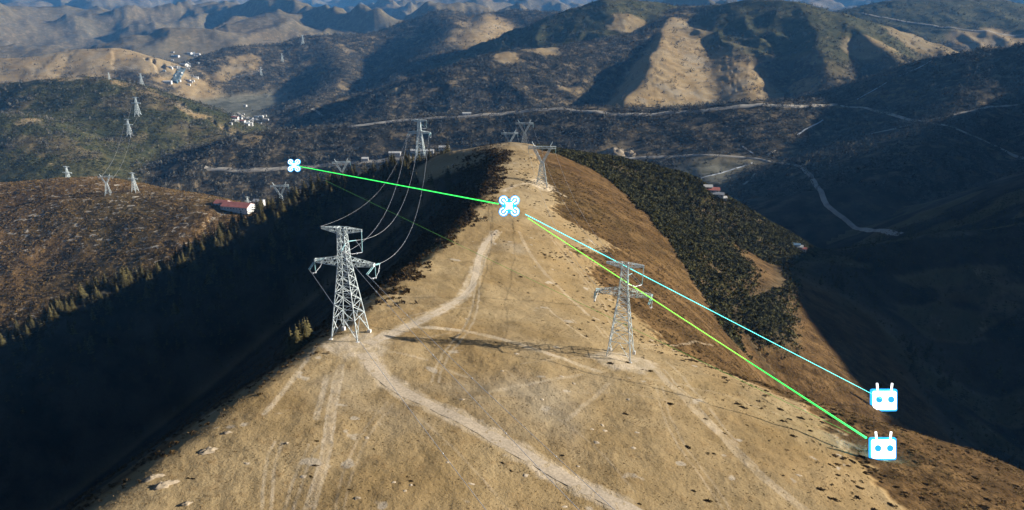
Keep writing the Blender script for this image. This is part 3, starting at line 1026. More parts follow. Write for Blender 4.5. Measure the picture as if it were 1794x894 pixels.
def make_tension_tower(bar=0.17, dense=True, strings=True):
    """tower with a wide lower arm and a shorter top arm; 35 m, arms along x"""
    t = thing("transmission_tower", "", "transmission tower")
    hw = lambda z: 4.3 + (1.5 - 4.3) * min(z, 24) / 24 if z < 24 else 1.5 + (1.0 - 1.5) * (z - 24) / 11
    for sx in (-1, 1):
        for sy in (-1, 1):
            m = MB()
            for z0, z1 in ((0, 24), (24, 35)):
                m.bar((sx * hw(z0), sy * hw(z0), z0), (sx * hw(z1), sy * hw(z1), z1), bar * (1.9 if z0 == 0 else 1.5))
            m.build("leg", M["steel"], t)
            f = MB()
            f.box((sx * 4.35, sy * 4.35, 0.0), (1.0, 1.0, 1.2))
            f.build("footing", M["concrete"], t)
    m = MB()
    lv = [7, 11.4, 15.2, 18.4, 21.2, 23.4, 25.6, 28, 30.4, 32.8, 35] if dense else [7, 12, 16, 19.5, 22, 24, 27, 30, 32.5, 35]
    lattice(m, lv, hw, bar)
    # open foot: knee braces to a ring at 7 m
    a, b = hw(0.8), hw(7)
    for i in range(4):
        sx, sy = ((-1, -1), (1, -1), (1, 1), (-1, 1))[i]
        nx, ny = ((-1, -1), (1, -1), (1, 1), (-1, 1))[(i + 1) % 4]
        mid = ((sx + nx) / 2 * b, (sy + ny) / 2 * b, 7.0)
        m.bar((sx * b, sy * b, 7), (nx * b, ny * b, 7), bar)
        for (px, py) in ((sx, sy), (nx, ny)):
            h3 = hw(3.2)
            m.bar((px * a, py * a, 0.8), mid, bar)
            q = ((px * a + mid[0]) / 2, (py * a + mid[1]) / 2, 3.9)
            m.bar(q, (px * h3, py * h3, 3.2), bar * 0.8)
            m.bar(q, (px * b, py * b, 7), bar * 0.8)
    m.bar((-hw(15), -hw(15), 15), (hw(15), hw(15), 15), bar * 0.8)
    m.bar((hw(15), -hw(15), 15), (-hw(15), hw(15), 15), bar * 0.8)
    m.build("bracing", M["steel"], t)
    for sx in (-1, 1):
        m = MB()
        arm_truss(m, sx * 1.5, sx * 9.3, 23.4, 25.6, 23.7, 24.5, 1.45, 0.6, 5 if dense else 3, bar)
        m.box((sx * 9.4, 0, 24.1), (0.2, 1.3, 1.0))
        m.build("cross_arm", M["steel"], t)
        m = MB()
        arm_truss(m, sx * 1.0, sx * 6.3, 33.4, 35.1, 34.3, 34.8, 0.95, 0.25, 4 if dense else 2, bar)
        m.build("top_arm", M["steel"], t)
    if strings:
        for sx in (-1, 1):
            for sy in (-1, 1):
                for e in (-0.22, 0.22):
                    insulator(t, (sx * 9.4 + e, sy * 0.9, 23.8), (sx * 9.1 + e, sy * 4.6, 22.9))
            j = MB()
            j.tube([(sx * 9.15, -4.6, 22.8), (sx * 9.5, -2.8, 21.0), (sx * 9.7, 0, 20.2), (sx * 9.5, 2.8, 21.0), (sx * 9.15, 4.6, 22.8)], 0.07, 5)
            j.ball((sx * 9.7, 0, 20.1), 0.3); j.ball((sx * 9.6, -1.6, 20.5), 0.28)
            j.build("jumper_wire", M["wire"], t)
            insulator(t, (sx * 9.7, 0, 23.5), (sx * 9.7, 0, 20.5), 0.14)
        for sy in (-1, 1):
            insulator(t, (1.3, sy * 1.1, 30.5), (1.9, sy * 4.9, 29.6))
        j = MB()
        j.tube([(1.9, -4.9, 29.5), (4.2, -3.0, 28.2), (5.9, 0, 27.8), (4.2, 3.0, 28.2), (1.9, 4.9, 29.5)], 0.08, 5)
        j.ball((5.0, -1.7, 28.0), 0.3); j.ball((3.4, -3.6, 28.6), 0.28)
        j.build("jumper_wire", M["wire"], t)
        insulator(t, (6.2, 0, 34.2), (6.0, 0, 28.0), 0.16, 18)
    return t


def make_cup_tower(bar=0.17, dense=True):
    """wine-glass tower: waisted body, two arms opening up to a level beam; 30 m"""
    t = thing("transmission_tower", "", "transmission tower")
    hw = lambda z: 3.6 + (1.15 - 3.6) * z / 16.5
    for sx in (-1, 1):
        for sy in (-1, 1):
            m = MB()
            m.bar((sx * 3.6, sy * 3.6, 0), (sx * 1.15, sy * 1.15, 16.5), bar * 1.7)
            m.build("leg", M["steel"], t)
            f = MB(); f.box((sx * 3.6, sy * 3.6, 0), (0.9, 0.9, 1.0)); f.build("footing", M["concrete"], t)
    m = MB()
    lattice(m, [0.5, 4.5, 7.8, 10.4, 12.6, 14.6, 16.5] if dense else [0.5, 6, 10, 13.5, 16.5], hw, bar)
    m.build("bracing", M["steel"], t)
    for sx in (-1, 1):
        m = MB()
        n = 5 if dense else 3
        prev = None
        for i in range(n + 1):
            q = i / n
            xi = 0.05 + 4.6 * q ** 1.1; xo = 1.15 + 4.7 * q
            d = 1.15 - 0.3 * q
            z = 16.5 + 9.0 * q
            cur = [(sx * xi, -d, z), (sx * xo, -d, z - 0.5 * q), (sx * xo, d, z - 0.5 * q), (sx * xi, d, z)]
            for k in range(4):
                m.bar(cur[k], cur[(k + 1) % 4], bar * 0.8)
                if prev:
                    m.bar(prev[k], cur[k], bar * 1.2)
                    m.bar(prev[k], cur[(k + 1) % 4], bar * 0.8)
            prev = cur
        m.build("side_arm", M["steel"], t)
        m = MB()
        arm_truss(m, sx * 5.2, sx * 6.8, 27.0, 27.2, 29.9, 30.1, 0.85, 0.2, 2, bar * 1.1)
        m.build("earth_wire_peak", M["steel"], t)
    m = MB()
    arm_truss(m, -9.2, 9.2, 25.6, 27.0, 25.6, 27.0, 0.85, 0.85, 12 if dense else 6, bar)
    m.build("cross_beam", M["steel"], t)
    for x in (-9.0, 0.0, 9.0):
        insulator(t, (x, 0, 25.6), (x, 0, 22.6), 0.15)
    return t


def ground_of(u, v, rmin=60):
    p = hit(u, v, rmin)
    return Vector(p)


def place_by_top(u, vt, ht, y0):
    """stand where a tower of this height shows its top in direction u, vt"""
    d = ray(u, vt)
    best = None
    for y in np.arange(y0, y0 + 900, 6.0):
        p = d * (y / d[1])
        e = float(gz(p[0], p[1])) + ht - p[2]
        if best is None or abs(e) < best[0]:
            best = (abs(e), p[0], p[1])
        if abs(e) < 1.0:
            break
    return Vector((best[1], best[2], float(gz(best[1], best[2]))))


def setup(t, label, loc, rz, s=1.0, group=None):
    t["label"] = label
    if group: t["group"] = group
    t.location = loc
    t.rotation_euler = (0, 0, rz)
    t.scale = (s, s, s)
    return t


GT = "lattice towers of the power lines"
pA = ground_of(614, 588); pB = ground_of(1086, 624)
for p_ in (pA, pB):
    p_.z -= 0.15
tA = make_tension_tower(0.13)
azA = math.radians(-13)
setup(tA, "lattice tower on the left crest against the black shaded slope, hung with insulators", pA, azA, 1.0, GT)
tB = copy_tree(tA)
azB = math.radians(-17)
setup(tB, "lattice tower on tan grass casting a long shadow to its left", pB, azB, 0.92, GT)
pC = ground_of(737, 281); pC.z -= 0.3
tC = make_tension_tower(0.26, True)
setup(tC, "pale tower behind the shaded spur, three wires sagging from it to the left crest tower", pC, math.radians(-6), 1.0, GT)
pE = ground_of(949, 325); pE.z -= 0.3
tE = make_cup_tower(0.22)
setup(tE, "wine-glass shaped tower on the brown slope right of the knoll", pE, math.radians(-4), 1.0, GT)
pF = place_by_top(919, 206, 30, 760)
tF = setup(copy_tree(tE), "wine-glass shaped tower whose top beam rises highest behind the knoll", pF, math.radians(3), 1.0, GT)
pG = place_by_top(893, 228, 30, 790)
tG = setup(copy_tree(tE), "wine-glass shaped tower just left of two others behind the knoll", pG, math.radians(8), 1.0, GT)
farT = make_tension_tower(0.21, False, False)
farC = make_cup_tower(0.2, False)


def far_tower(kind, label, u, v, vt, rz, proto=[0, 0]):
    """base seen at u, v and top at vt"""
    p = ground_of(u, v)
    dep = math.hypot(p.x, p.y)
    ht = (v - vt) / F * math.hypot(dep, p.z) * 0.98
    k = 0 if kind == "t" else 1
    src = (farT, farC)[k]
    o = src if proto[k] == 0 else copy_tree(src)
    proto[k] = 1
    setup(o, label, p - Vector((0, 0, 0.4)), math.radians(rz), ht / (35.0, 30.0)[k], GT)
    return o


tH = far_tower("t", "pale lattice tower at the right end of the row on the brown left hill", 237, 336, 305, -12)
tI = far_tower("c", "wine-glass shaped tower on a bare white patch of the brown left hill", 190, 341, 308, 10)
tP = far_tower("t", "upper of two small towers on the green left hillside", 242, 203, 174, -8)
tQ = far_tower("t", "lower of two small towers on the green left hillside", 228, 239, 212, -8)
for k, (u, v, vt, lab) in enumerate([(458, 133, 119, "tiny tower on the dark far hill with wires reaching left across the valley"),
                                     (495, 109, 95, "tiny tower high on the dark far hill, between two others"),
                                     (531, 78, 63, "tiny tower on the skyline of the dark far hill"),
                                     (249, 150, 131, "tiny tower on the crest of the green left hill near the valley"),
                                     (192, 140, 129, "tiny tower on the green left hill's crest further left")]):
    far_tower("t", lab, u, v, vt, -10)
for kind, u, vt, ht, y0, rz, lab in [("t", 170, 308, 30, 1090, -20, "lattice tower half hidden behind the brown left hill beside a wine-glass tower"),
                                     ("t", 115, 291, 34, 1100, -15, "leftmost tower, rising from behind the brown left hill"),
                                     ("c", 489, 320, 27, 640, 10, "wine-glass shaped tower rising from behind trees near the red-roofed factory"),
                                     ("c", 597, 273, 27, 660, 12, "wine-glass shaped tower behind the wooded spur beside the lower road"),
                                     ("t", 433, 346, 26, 1200, -20, "small tower at the right end of the red-roofed factory")]:
    p = place_by_top(u, vt, ht, y0)
    o = setup(copy_tree(farT if kind == "t" else farC), lab, p, math.radians(rz), ht / (35.0 if kind == "t" else 30.0), GT)


# ------------------------------------------------------------------ wires
def tw(t, p):
    s = t.scale[0]
    return Matrix.Translation(t.location) @ Matrix.Rotation(t.rotation_euler[2], 4, "Z") @ Vector((p[0] * s, p[1] * s, p[2] * s))


def wire(a, b, sag, label, r=0.06, markers=(), n=40, group="power line wires", tend=1.0):
    a = Vector(a); b = Vector(b)
    pts = []
    for i in range(n + 1):
        t = i / n * tend
        p = a.lerp(b, t)
        p.z -= sag * 4 * t * (1 - t)
        pts.append(p)
    m = MB()
    m.tube(pts, r, 5)
    o = m.build("power_line", M["wire"], None, True)
    tag(o, label, "power line", group)
    if markers:
        k = MB()
        for t in markers:
            p = a.lerp(b, t); p.z -= sag * 4 * t * (1 - t)
            k.ball(p, r * 3.0)
        k.build("spacer", M["white"], o)
    return o


mk = (0.12, 0.24, 0.36, 0.48, 0.6, 0.72, 0.85)
for a, b, s_, lab in [((-9.1, 4.6, 22.9), (-9.1, -4.6, 22.9), 24, "wire from the left crest tower's left arm sagging back to the tower behind the spur"),
                      ((9.1, 4.6, 22.9), (9.1, -4.6, 22.9), 24, "wire from the left crest tower's right arm sagging back to the tower behind the spur"),
                      ((1.9, 4.9, 29.6), (1.9, -4.9, 29.6), 24, "wire sagging back from the middle of the left crest tower, between two others"),
                      ((-6.6, 0, 34.9), (-6.6, 0, 34.9), 17, "thin earth wire between the tops of the left crest tower and the spur tower")]:
    wire(tw(tA, a), tw(tC, b), s_, lab, 0.055 if s_ > 20 else 0.03, mk if s_ > 20 else ())
for a, q, lab in [((-9.1, -4.6, 22.9), (905, 894), "lowest left wire running from the left crest tower down across the grass"),
                  ((9.1, -4.6, 22.9), (1160, 894), "rightmost of three wires running from the left crest tower over the grass"),
                  ((1.9, -4.9, 29.6), (1045, 894), "middle of three wires running from the left crest tower over the grass")]:
    pa = tw(tA, a)
    d = ray(*q)
    pq = Vector(d * (88.0 / d[1]))
    pb = pa + (pq - pa) * 2.6
    pb.z = pq.z + 10
    wire(pa, pb, 8, lab, 0.05, (0.09, 0.2, 0.3, 0.4))
for a, b, lab in [((-9.1, 4.6, 22.9), (-9, 0, 22.6), "left wire from the right-hand tower back to the wine-glass tower on the brown slope"),
                  ((9.1, 4.6, 22.9), (9, 0, 22.6), "right wire from the right-hand tower back to the wine-glass tower on the brown slope"),
                  ((1.9, 4.9, 29.6), (0, 0, 22.6), "middle wire from the right-hand tower back to the wine-glass tower")]:
    wire(tw(tB, a), tw(tE, b), 11, lab, 0.05)
for x in (-9, 0, 9):
    wire(tw(tE, (x, 0, 22.6)), tw(tF, (x, 0, 22.6)), 9, "wire between wine-glass towers over the knoll, " + {-9: "left", 0: "middle", 9: "right"}[x] + " of three", 0.06)
for k, a in enumerate([(-9.1, 0, 24), (9.1, 0, 24), (0, 0, 34)]):
    pr = ground_of(458, 133) + Vector((0, 0, 30 - 8 * (k % 2)))
    pl = ground_of(300, 160) + Vector((-250, 60, 95 + 6 * k))
    wire(pr + Vector((10 * (k - 1), 0, 0)), pl + Vector((14 * (k - 1), 0, 0)), 60, "wire over the far valley, " + ["lowest", "middle", "highest"][k] + " of three on the dark far hill", 0.32)

for a, b, k in ((tP, tQ, 1), (tQ, tI, 2)):
    for x, n_ in ((-9, "left"), (9, "right")):
        wire(tw(a, (x, 0, 23)), tw(b, (x, 0, 23)), 8 * k, n_ + " wire " + ("between the two small towers on the green hillside" if k == 1 else "from the lower green hillside tower to the brown hill"), 0.11)
# ------------------------------------------------------------------ buildings
def house(name, label, loc, rz, w, d, h, roof, wall="white", rise=0.22, bays=4, cat="building", group=None):
    """gabled hall: ridge along x, low plinth, window bays, door"""
    t = thing(name, label, cat, loc, rz, group)
    m = MB()
    hh = h
    rz_ = d * rise
    vs = [(-w / 2, -d / 2, -4), (w / 2, -d / 2, -4), (w / 2, d / 2, -4), (-w / 2, d / 2, -4),
          (-w / 2, -d / 2, hh), (w / 2, -d / 2, hh), (w / 2, d / 2, hh), (-w / 2, d / 2, hh), (-w / 2, 0, hh + rz_), (w / 2, 0, hh + rz_)]
    m.add(vs, [(0, 1, 5, 4), (1, 2, 6, 9, 5), (2, 3, 7, 6), (3, 0, 4, 8, 7)])
    m.build("wall", M[wall], t)
    e = 0.7
    r = MB()
    for s in (-1, 1):
        y1 = s * (d / 2 + e); z1 = hh - rz_ * e / (d / 2) + 0.25
        r.add([(-w / 2 - e, 0, hh + rz_ + 0.25), (w / 2 + e, 0, hh + rz_ + 0.25), (w / 2 + e, y1, z1), (-w / 2 - e, y1, z1),
               (-w / 2 - e, 0, hh + rz_ + 0.02), (w / 2 + e, 0, hh + rz_ + 0.02), (w / 2 + e, y1, z1 - 0.25), (-w / 2 - e, y1, z1 - 0.25)],
              [(0, 1, 2, 3), (7, 6, 5, 4), (3, 2, 6, 7), (0, 3, 7, 4), (1, 5, 6, 2)])
    r.build("roof", M[roof], t)
    for i in range(bays):
        x = -w / 2 + (i + 0.5) * w / bays
        k = MB()
        k.box((x, -d / 2 - 0.02, h * 0.55), (w / bays * 0.34, 0.16, h * 0.26))
        k.build("window", M["dark_glass"], t)
    k = MB(); k.box((w / 2 + 0.02, 0, h * 0.32), (0.2, d * 0.22, h * 0.62)); k.build("door", M["grey_roof"], t)
    return t


def site(u, v, rmin=700):
    return Vector(hit(u, v, rmin))


GB = "factory halls with red roofs"
p = site(402, 366)
sc = math.hypot(p.x, p.y) / F
house("factory_hall", "long red-roofed factory hall with white walls at the edge of the brown hill", p + Vector((12, 0, 0)), math.radians(-14), 50 * sc, 24 * sc, 6.5 * sc, "red_roof", bays=9, group=GB)
house("factory_hall", "shorter red-roofed hall joined behind the long red factory hall", p + Vector((-17 * sc, 16 * sc, 0)), math.radians(-14), 22 * sc, 18 * sc, 7.0 * sc, "red_roof", bays=5, group=GB)
house("site_hut", "low grey hut on the yard beyond the red factory hall", site(436, 363) + Vector((8, 20, 0)), math.radians(-8), 14, 9, 4, "grey_roof", bays=3)
vill = [(412, 209, "pink-roofed hall at the left of the far valley settlement", "red_roof", 34, 14), (424, 215, "pale pink hall below the first in the far valley settlement", "red_roof", 38, 14),
        (436, 219, "white shed at the lower edge of the far valley settlement", "white", 40, 18), (458, 206, "white block with flat bright roof at the right of the far settlement", "white", 26, 20),
        (446, 212, "grey-roofed shed in the middle of the far settlement", "grey_roof", 30, 14), (466, 212, "long pale shed at the far settlement's right end", "white", 34, 12),
        (430, 187, "tiny white house above the far valley settlement", "white", 22, 14), (294, 146, "white sheds on the fields of the distant valley", "white", 60, 26),
        (332, 95, "pale hall beside the white strip in the distant valley", "white", 60, 30), (345, 97, "grey hall further right in the distant valley", "grey_roof", 70, 30),
        (310, 100, "blue-roofed hall in the distant valley", "blue_roof", 60, 30), (322, 116, "grey hall in the middle of the distant valley fields", "grey_roof", 60, 40)]
for u, v, lab, roof, w_, d_ in vill:
    p = site(u, v, 1500)
    house("building", lab, p, math.radians(random.uniform(-25, 25)), w_ * 0.55, d_ * 0.55, 6 if w_ < 50 else 8, roof, bays=4, group="buildings of the far valley")
for k in range(64):
    if k < 34:
        u, v = random.uniform(404, 468), random.uniform(201, 222); s_ = random.uniform(6, 13); lab = "small pale house in the cluster of the far valley settlement"; g_ = "small houses of the far settlement"
    else:
        u, v = random.uniform(286, 350), random.uniform(90, 150); s_ = random.uniform(8, 17); lab = "tiny pale building scattered on the fields of the distant valley"; g_ = "tiny buildings of the distant valley"
    house("building", lab, site(u, v, 1500), random.uniform(-0.5, 0.5), s_, s_ * 0.55, 5, random.choice(["white", "grey_roof", "white", "blue_roof"]), bays=2, group=g_)
for u, v, lab, roof, w_, d_ in [(1247, 337, "red-roofed house in the small village beyond the dark spur", "red_roof", 20, 12), (1238, 332, "white house left of the red-roofed village house", "white", 14, 10),
                                (1256, 345, "grey shed at the lower edge of the small village", "grey_roof", 18, 9), (1262, 352, "white wall-like shed below the small village", "white", 16, 8),
                                (1400, 457, "red-roofed shed in the gorge at the tip of the dark spur", "red_roof", 15, 7), (1394, 462, "white house at the tip of the dark spur", "white", 12, 8),
                                (1390, 456, "blue-roofed shed at the tip of the dark spur", "blue_roof", 12, 7)]:
    house("building", lab, site(u, v), math.radians(random.uniform(-35, 0)), w_ * 0.65, d_ * 0.65, 3.2, roof, bays=3, group="village houses in the gorge")
for u, v, lab, w_ in [(692, 272, "white shed on the lower road left of the tower behind the spur", 26), (740, 268, "long white shed behind the tower on the lower road", 52), (778, 262, "white building right of the tower, on the lower road", 24),
                      (640, 282, "small pale shed beside the lower road above the wooded spur", 14)]:
    house("roadside_shed", lab, site(u, v, 1000), math.radians(random.uniform(-8, 8)), w_, 11, 6, "white", bays=4, group="white sheds by the lower road")
house("roadside_shed", "small white shed on the upper road above the knoll", site(818, 202, 1000), 0.05, 20, 8, 5, "white", bays=3)


def heap(name, label, cat, u, v, rx, ry, h, mat, seed, group=None, rmin=60, sink=0.25, n=18, m=9, rz=0.0):
    """lumpy mound resting in the ground"""
    p = hit(u, v, rmin)
    vs = [(0, 0, h)]
    for i in range(1, m + 1):
        t = i / m
        for k in range(n):
            a = 2 * PI * k / n
            q = 1 + 0.75 * float(gnoise(np.array([math.cos(a) * 1.7 + seed]), np.array([math.sin(a) * 1.7 + i * 0.25]), 3)[0])
            x = rx * t * math.cos(a) * q; y = ry * t * math.sin(a) * q
            z = h * (1 - t * t) * (1 + 0.6 * float(gnoise(np.array([x / rx * 3 + seed]), np.array([y / ry * 3]), 4)[0])) - sink * t * t
            vs.append((x, y, z))
    co, si = math.cos(rz), math.sin(rz)
    out = []
    for x, y, z in vs:
        X = x * co - y * si; Y = x * si + y * co
        g = float(gz(p[0] + X, p[1] + Y)) - p[2]
        out.append((X, Y, g + z))
    fs = [(0, 1 + k, 1 + (k + 1) % n) for k in range(n)]
    for i in range(m - 1):
        for k in range(n):
            b0 = 1 + i * n; b1 = 1 + (i + 1) * n
            fs.append((b0 + k, b1 + k, b1 + (k + 1) % n, b0 + (k + 1) % n))
    me = bpy.data.meshes.new(name)
    me.from_pydata(out, [], fs)
    me.materials.append(mat)
    me.polygons.foreach_set("use_smooth", np.ones(len(me.polygons), bool))
    o = bpy.data.objects.new(name, me)
    o.location = tuple(p)
    col.objects.link(o)
    tag(o, label, cat, group)
    return o


heap("gravel_heap", "white quarry heap by the valley road right of the knoll", "heap", 1078, 268, 24, 14, 9, M["rock"], 3, rmin=1000)
heap("gravel_heap", "smaller white heap right of the first by the valley road", "heap", 1103, 270, 16, 10, 5, M["rock"], 5, rmin=1000)
for i, (u, v, rx, ry, h, rz, lab) in enumerate([(364, 791, 3.4, 1.6, 0.7, 0.5, "pale rock with a dark crack at the shaded edge of the ridge"), (287, 851, 4.2, 1.3, 0.8, 0.7, "long pale rock near the bottom left edge of the ridge"),
                                                (268, 838, 3.0, 1.2, 0.7, 0.6, "pale rock just above the long one at the ridge's lower left edge"), (325, 884, 2.4, 1.0, 0.5, 0.5, "flat pale rock at the bottom of the ridge's left side"),
                                                (396, 759, 2.0, 0.9, 0.4, 0.4, "small pale rock above the cracked one on the ridge edge"), (502, 777, 1.1, 0.7, 0.3, 0.3, "small pale stone alone on the grass left of the wheel tracks"),
                                                (625, 873, 1.6, 0.9, 0.3, 0.2, "flat pale stone on the grass at the bottom centre")]):
    heap("rock", lab, "rock", u, v, rx * 0.7, ry * 0.75, h, M["rock"], 10 + i, "pale rocks along the edge of the ridge", rz=rz)
mg = "pale burrow mounds on the grass"
for i, (u, v) in enumerate([(642, 767), (710, 860), (785, 810), (825, 848), (720, 850), (1055, 745), (1060, 755), (1037, 752), (905, 620), (985, 660), (1005, 672), (810, 700), (1100, 700), (1116, 758), (1045, 775),
                            (1012, 817), (920, 833), (990, 888), (1110, 785), (1400, 833), (530, 835), (432, 812), (690, 845), (950, 700), (880, 650)]):
    heap("burrow_mound", "small pale burrow mound on the tan grass of the ridge", "mound", u, v, 0.5 + 0.5 * random.random(), 0.4 + 0.3 * random.random(), 0.13, M["dirt"], 30 + i, mg, n=12, m=4, sink=0.05)


# ------------------------------------------------------------------ trees and shrubs
def conifer_arrays(seed, layers=9, fronds=9):
    r = np.random.default_rng(seed)
    V, Fc = [], []
    for i in range(layers):
        t = i / (layers - 1)
        z = 0.10 + 0.82 * t
        rad = 0.24 * (1 - t) ** 0.85 + 0.018
        for k in range(fronds):
            a = 2 * PI * (k + r.uniform(-0.3, 0.3)) / fronds + i * 0.7
            L_ = rad * r.uniform(0.65, 1.2)
            w = 0.55 * L_ + 0.012
            dz = -0.35 * L_ * r.uniform(0.5, 1.3)
            ca_, sa_ = math.cos(a), math.sin(a)
            b = len(V)
            V += [(0, 0, z + 0.05), (ca_ * L_ * 0.6 - sa_ * w * 0.5, sa_ * L_ * 0.6 + ca_ * w * 0.5, z + dz * 0.45),
                  (ca_ * L_, sa_ * L_, z + dz), (ca_ * L_ * 0.6 + sa_ * w * 0.5, sa_ * L_ * 0.6 - ca_ * w * 0.5, z + dz * 0.45)]
            Fc += [(b, b + 1, b + 2), (b, b + 2, b + 3)]
    b = len(V)
    V += [(0.012, 0, 0.9), (-0.006, 0.01, 0.9), (-0.006, -0.01, 0.9), (0, 0, 1.0)]
    Fc += [(b, b + 1, b + 3), (b + 1, b + 2, b + 3), (b + 2, b, b + 3)]
    return np.array(V, np.float32), np.array(Fc, np.int32)


def small_conifer_arrays(seed, layers=3, fronds=5):
    return conifer_arrays(seed, layers, fronds)


def bush_arrays(seed, n=26):
    r = np.random.default_rng(seed)
    V, Fc = [], []
    for k in range(n):
        a = r.uniform(0, 2 * PI); el = r.uniform(0.05, 1.0) * PI / 2
        c = np.array([math.cos(a) * math.cos(el) * 0.5, math.sin(a) * math.cos(el) * 0.5, math.sin(el) * 0.8]) * r.uniform(0.55, 1.0)
        d1 = r.normal(size=3); d1 /= np.linalg.norm(d1)
        d2 = r.normal(size=3); d2 /= np.linalg.norm(d2)
        s = r.uniform(0.16, 0.32)
        b = len(V)
        V += [tuple(c + d1 * s), tuple(c - d1 * s * 0.6 + d2 * s), tuple(c - d2 * s)]
        Fc.append((b, b + 1, b + 2))
    return np.array(V, np.float32), np.array(Fc, np.int32)


def crown_lobe_arrays(seed):
    """small rounded broadleaf or dwarf tree seen from afar: a few tilted leafy facets"""
    return bush_arrays(seed, 12)


def scatter(protos, x, y, hgt, wid, name, mat, sink=0.0):
    """one mesh out of many small plants"""
    n = len(x)
    z = gz(x, y)
    which = rng.integers(0, len(protos), n)
    ang = rng.uniform(0, 2 * PI, n)
    Vs, Fs = [], []
    off = 0
    for k, (pv, pf) in enumerate(protos):
        s = np.nonzero(which == k)[0]
        if len(s) == 0:
            continue
        c, si = np.cos(ang[s])[:, None], np.sin(ang[s])[:, None]
        vx = (pv[:, 0] * c - pv[:, 1] * si) * wid[s][:, None] + x[s][:, None]
        vy = (pv[:, 0] * si + pv[:, 1] * c) * wid[s][:, None] + y[s][:, None]
        vz = pv[:, 2] * hgt[s][:, None] + z[s][:, None] - sink
        Vs.append(np.stack([vx, vy, vz], -1).reshape(-1, 3))
        f = (pf[None] + (np.arange(len(s)) * len(pv))[:, None, None] + off).reshape(-1, 3)
        Fs.append(f)
        off += len(s) * len(pv)
    return big_mesh(name, np.concatenate(Vs), np.concatenate(Fs), mat)


def sow(n, r0, r1, a0, a1):
    """even spread over the ground between two distances and bearings (degrees)"""
    r = np.sqrt(rng.uniform(r0 * r0, r1 * r1, n)); a = np.radians(rng.uniform(a0, a1, n))
    return r * np.sin(a), r * np.cos(a)


def at_mask(A, x, y):
    return grid_at(A, x, y)


def zone(names):
    return np.isin(ZID, [NAME_ID[n] for n in names]).astype(np.float32)


def seen(x, y, h, margin=12):
    return grid_at(HID, x, y) < h + margin


# -- conifers on the shaded slopes near the ridge
zl = zone(["spur_left"]) * (wood > 0.5) + zone(["main"]) * left_wood
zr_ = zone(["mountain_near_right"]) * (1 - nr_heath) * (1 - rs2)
x, y = sow(14000, 150, 800, -50, 2)
k = (at_mask(np.clip(zl, 0, 1), x, y) > 0.5) & (at_mask(DM, x, y) < -22 - 30 * sstep(545, 592, y))
x, y = x[k], y[k]
dens = 0.0 + 0.85 * sstep(430, 590, np.hypot(x, y)) + 0.5 * fbm(x / 60, y / 60, 3, 77)
k = (rng.uniform(0, 1, len(x)) < dens) & seen(x, y, 7, 3)
lx, ly = x[k], y[k]
lh = 3.2 + 8.5 * rng.beta(1.4, 2.2, len(lx))
sc_ = [r_ for r_ in RID if r_['name'] == 'spur_left'][0]['pts']
dcr = seg_dist(lx.astype(np.float32), ly.astype(np.float32), sc_)[0]
lh = lh * (1 + 0.35 * sstep(70, 15, dcr)) * np.interp(np.hypot(lx, ly), [380, 580], [0.38, 1.0])
x, y = sow(9000, 350, 1000, 12, 48)
k = (at_mask(zr_, x, y) > 0.5)
x, y = x[k], y[k]
dens = 0.10 + 0.75 * sstep(26, 17, np.degrees(np.arctan2(x, y))) + 0.6 * fbm(x / 45, y / 45, 3, 78)
k = (rng.uniform(0, 1, len(x)) < dens) & seen(x, y, 7, 3)
qx, qy = x[k], y[k]
qh = rng.uniform(5, 13, len(qx))
# the group that catches the sun on the left flank, and shrubs at the picture's left edge
gx, gy, gh = [], [], []
for u, v in [(352, 652), (362, 648), (377, 632), (392, 630), (402, 626), (410, 628), (418, 626), (425, 628), (448, 622), (455, 620), (385, 634), (397, 634)]:
    p = hit(u, v + 6)
    hq = 9.0
    for _ in range(40):
        if sun_gap(p[0], p[1]) < 0.45 * hq:
            break
        u += 4; v -= 1
        p = hit(u, v + 6)
    gx.append(p[0]); gy.append(p[1]); gh.append(random.uniform(7, 10))
ax = np.concatenate([np.array(gx), lx, qx]); ay = np.concatenate([np.array(gy), ly, qy]); ah = np.concatenate([np.array(gh), lh, qh])
grp = np.concatenate([np.zeros(len(gx)), np.ones(len(lx)), np.full(len(qx), 2)])
size = ah / np.hypot(ax, ay) + 10 * (grp == 0)
order = np.argsort(-size)
N_IND = 290
ind, rest = order[:N_IND], order[N_IND:]
con_meshes = []
for k in range(4):
    v_, f_ = conifer_arrays(40 + k, 9, 9 + k)
    o = big_mesh("crown", v_, f_, M["conifer"])
    con_meshes.append(o.data)
    bpy.data.objects.remove(o)
tm = MB()
tm.tube([(0, 0, -0.06), (0.004, 0, 0.3), (0, 0.004, 0.7), (0, 0, 0.97)], [0.022, 0.018, 0.01, 0.003], 6)
to = tm.build("trunk", M["trunk"], None, True)
trunk_me = to.data
bpy.data.objects.remove(to)
LAB = {0: ("sunlit conifer in the small cluster below the left crest, against the black slope", "conifers catching the sun below the crest"),
       1: ("dark conifer on the shaded wooded slope left of the bare ridge", "conifers on the shaded left slope"),
       2: ("dark conifer on the shaded mountainside across the gorge at right", "conifers on the shaded right mountainside")}
az_z = gz(ax, ay)
for i in ind:
    lab, g_ = LAB[int(grp[i])]
    t = thing("conifer_tree", lab, "tree", (ax[i], ay[i], az_z[i]), random.uniform(0, 6.28), g_)
    wv = ah[i] * random.uniform(0.95, 1.45)
    t.scale = (wv, wv, ah[i])
    c_ = bpy.data.objects.new("crown", con_meshes[random.randrange(4)]); col.objects.link(c_); c_.parent = t
    k_ = bpy.data.objects.new("trunk", trunk_me); col.objects.link(k_); k_.parent = t
if len(rest):
    o = scatter([conifer_arrays(60, 5, 7), conifer_arrays(61, 5, 6)], ax[rest], ay[rest], ah[rest], ah[rest], "conifer_wood", M["conifer"])
    tag(o, "the smaller dark conifers further off on the shaded slopes", "woodland", kind="stuff")

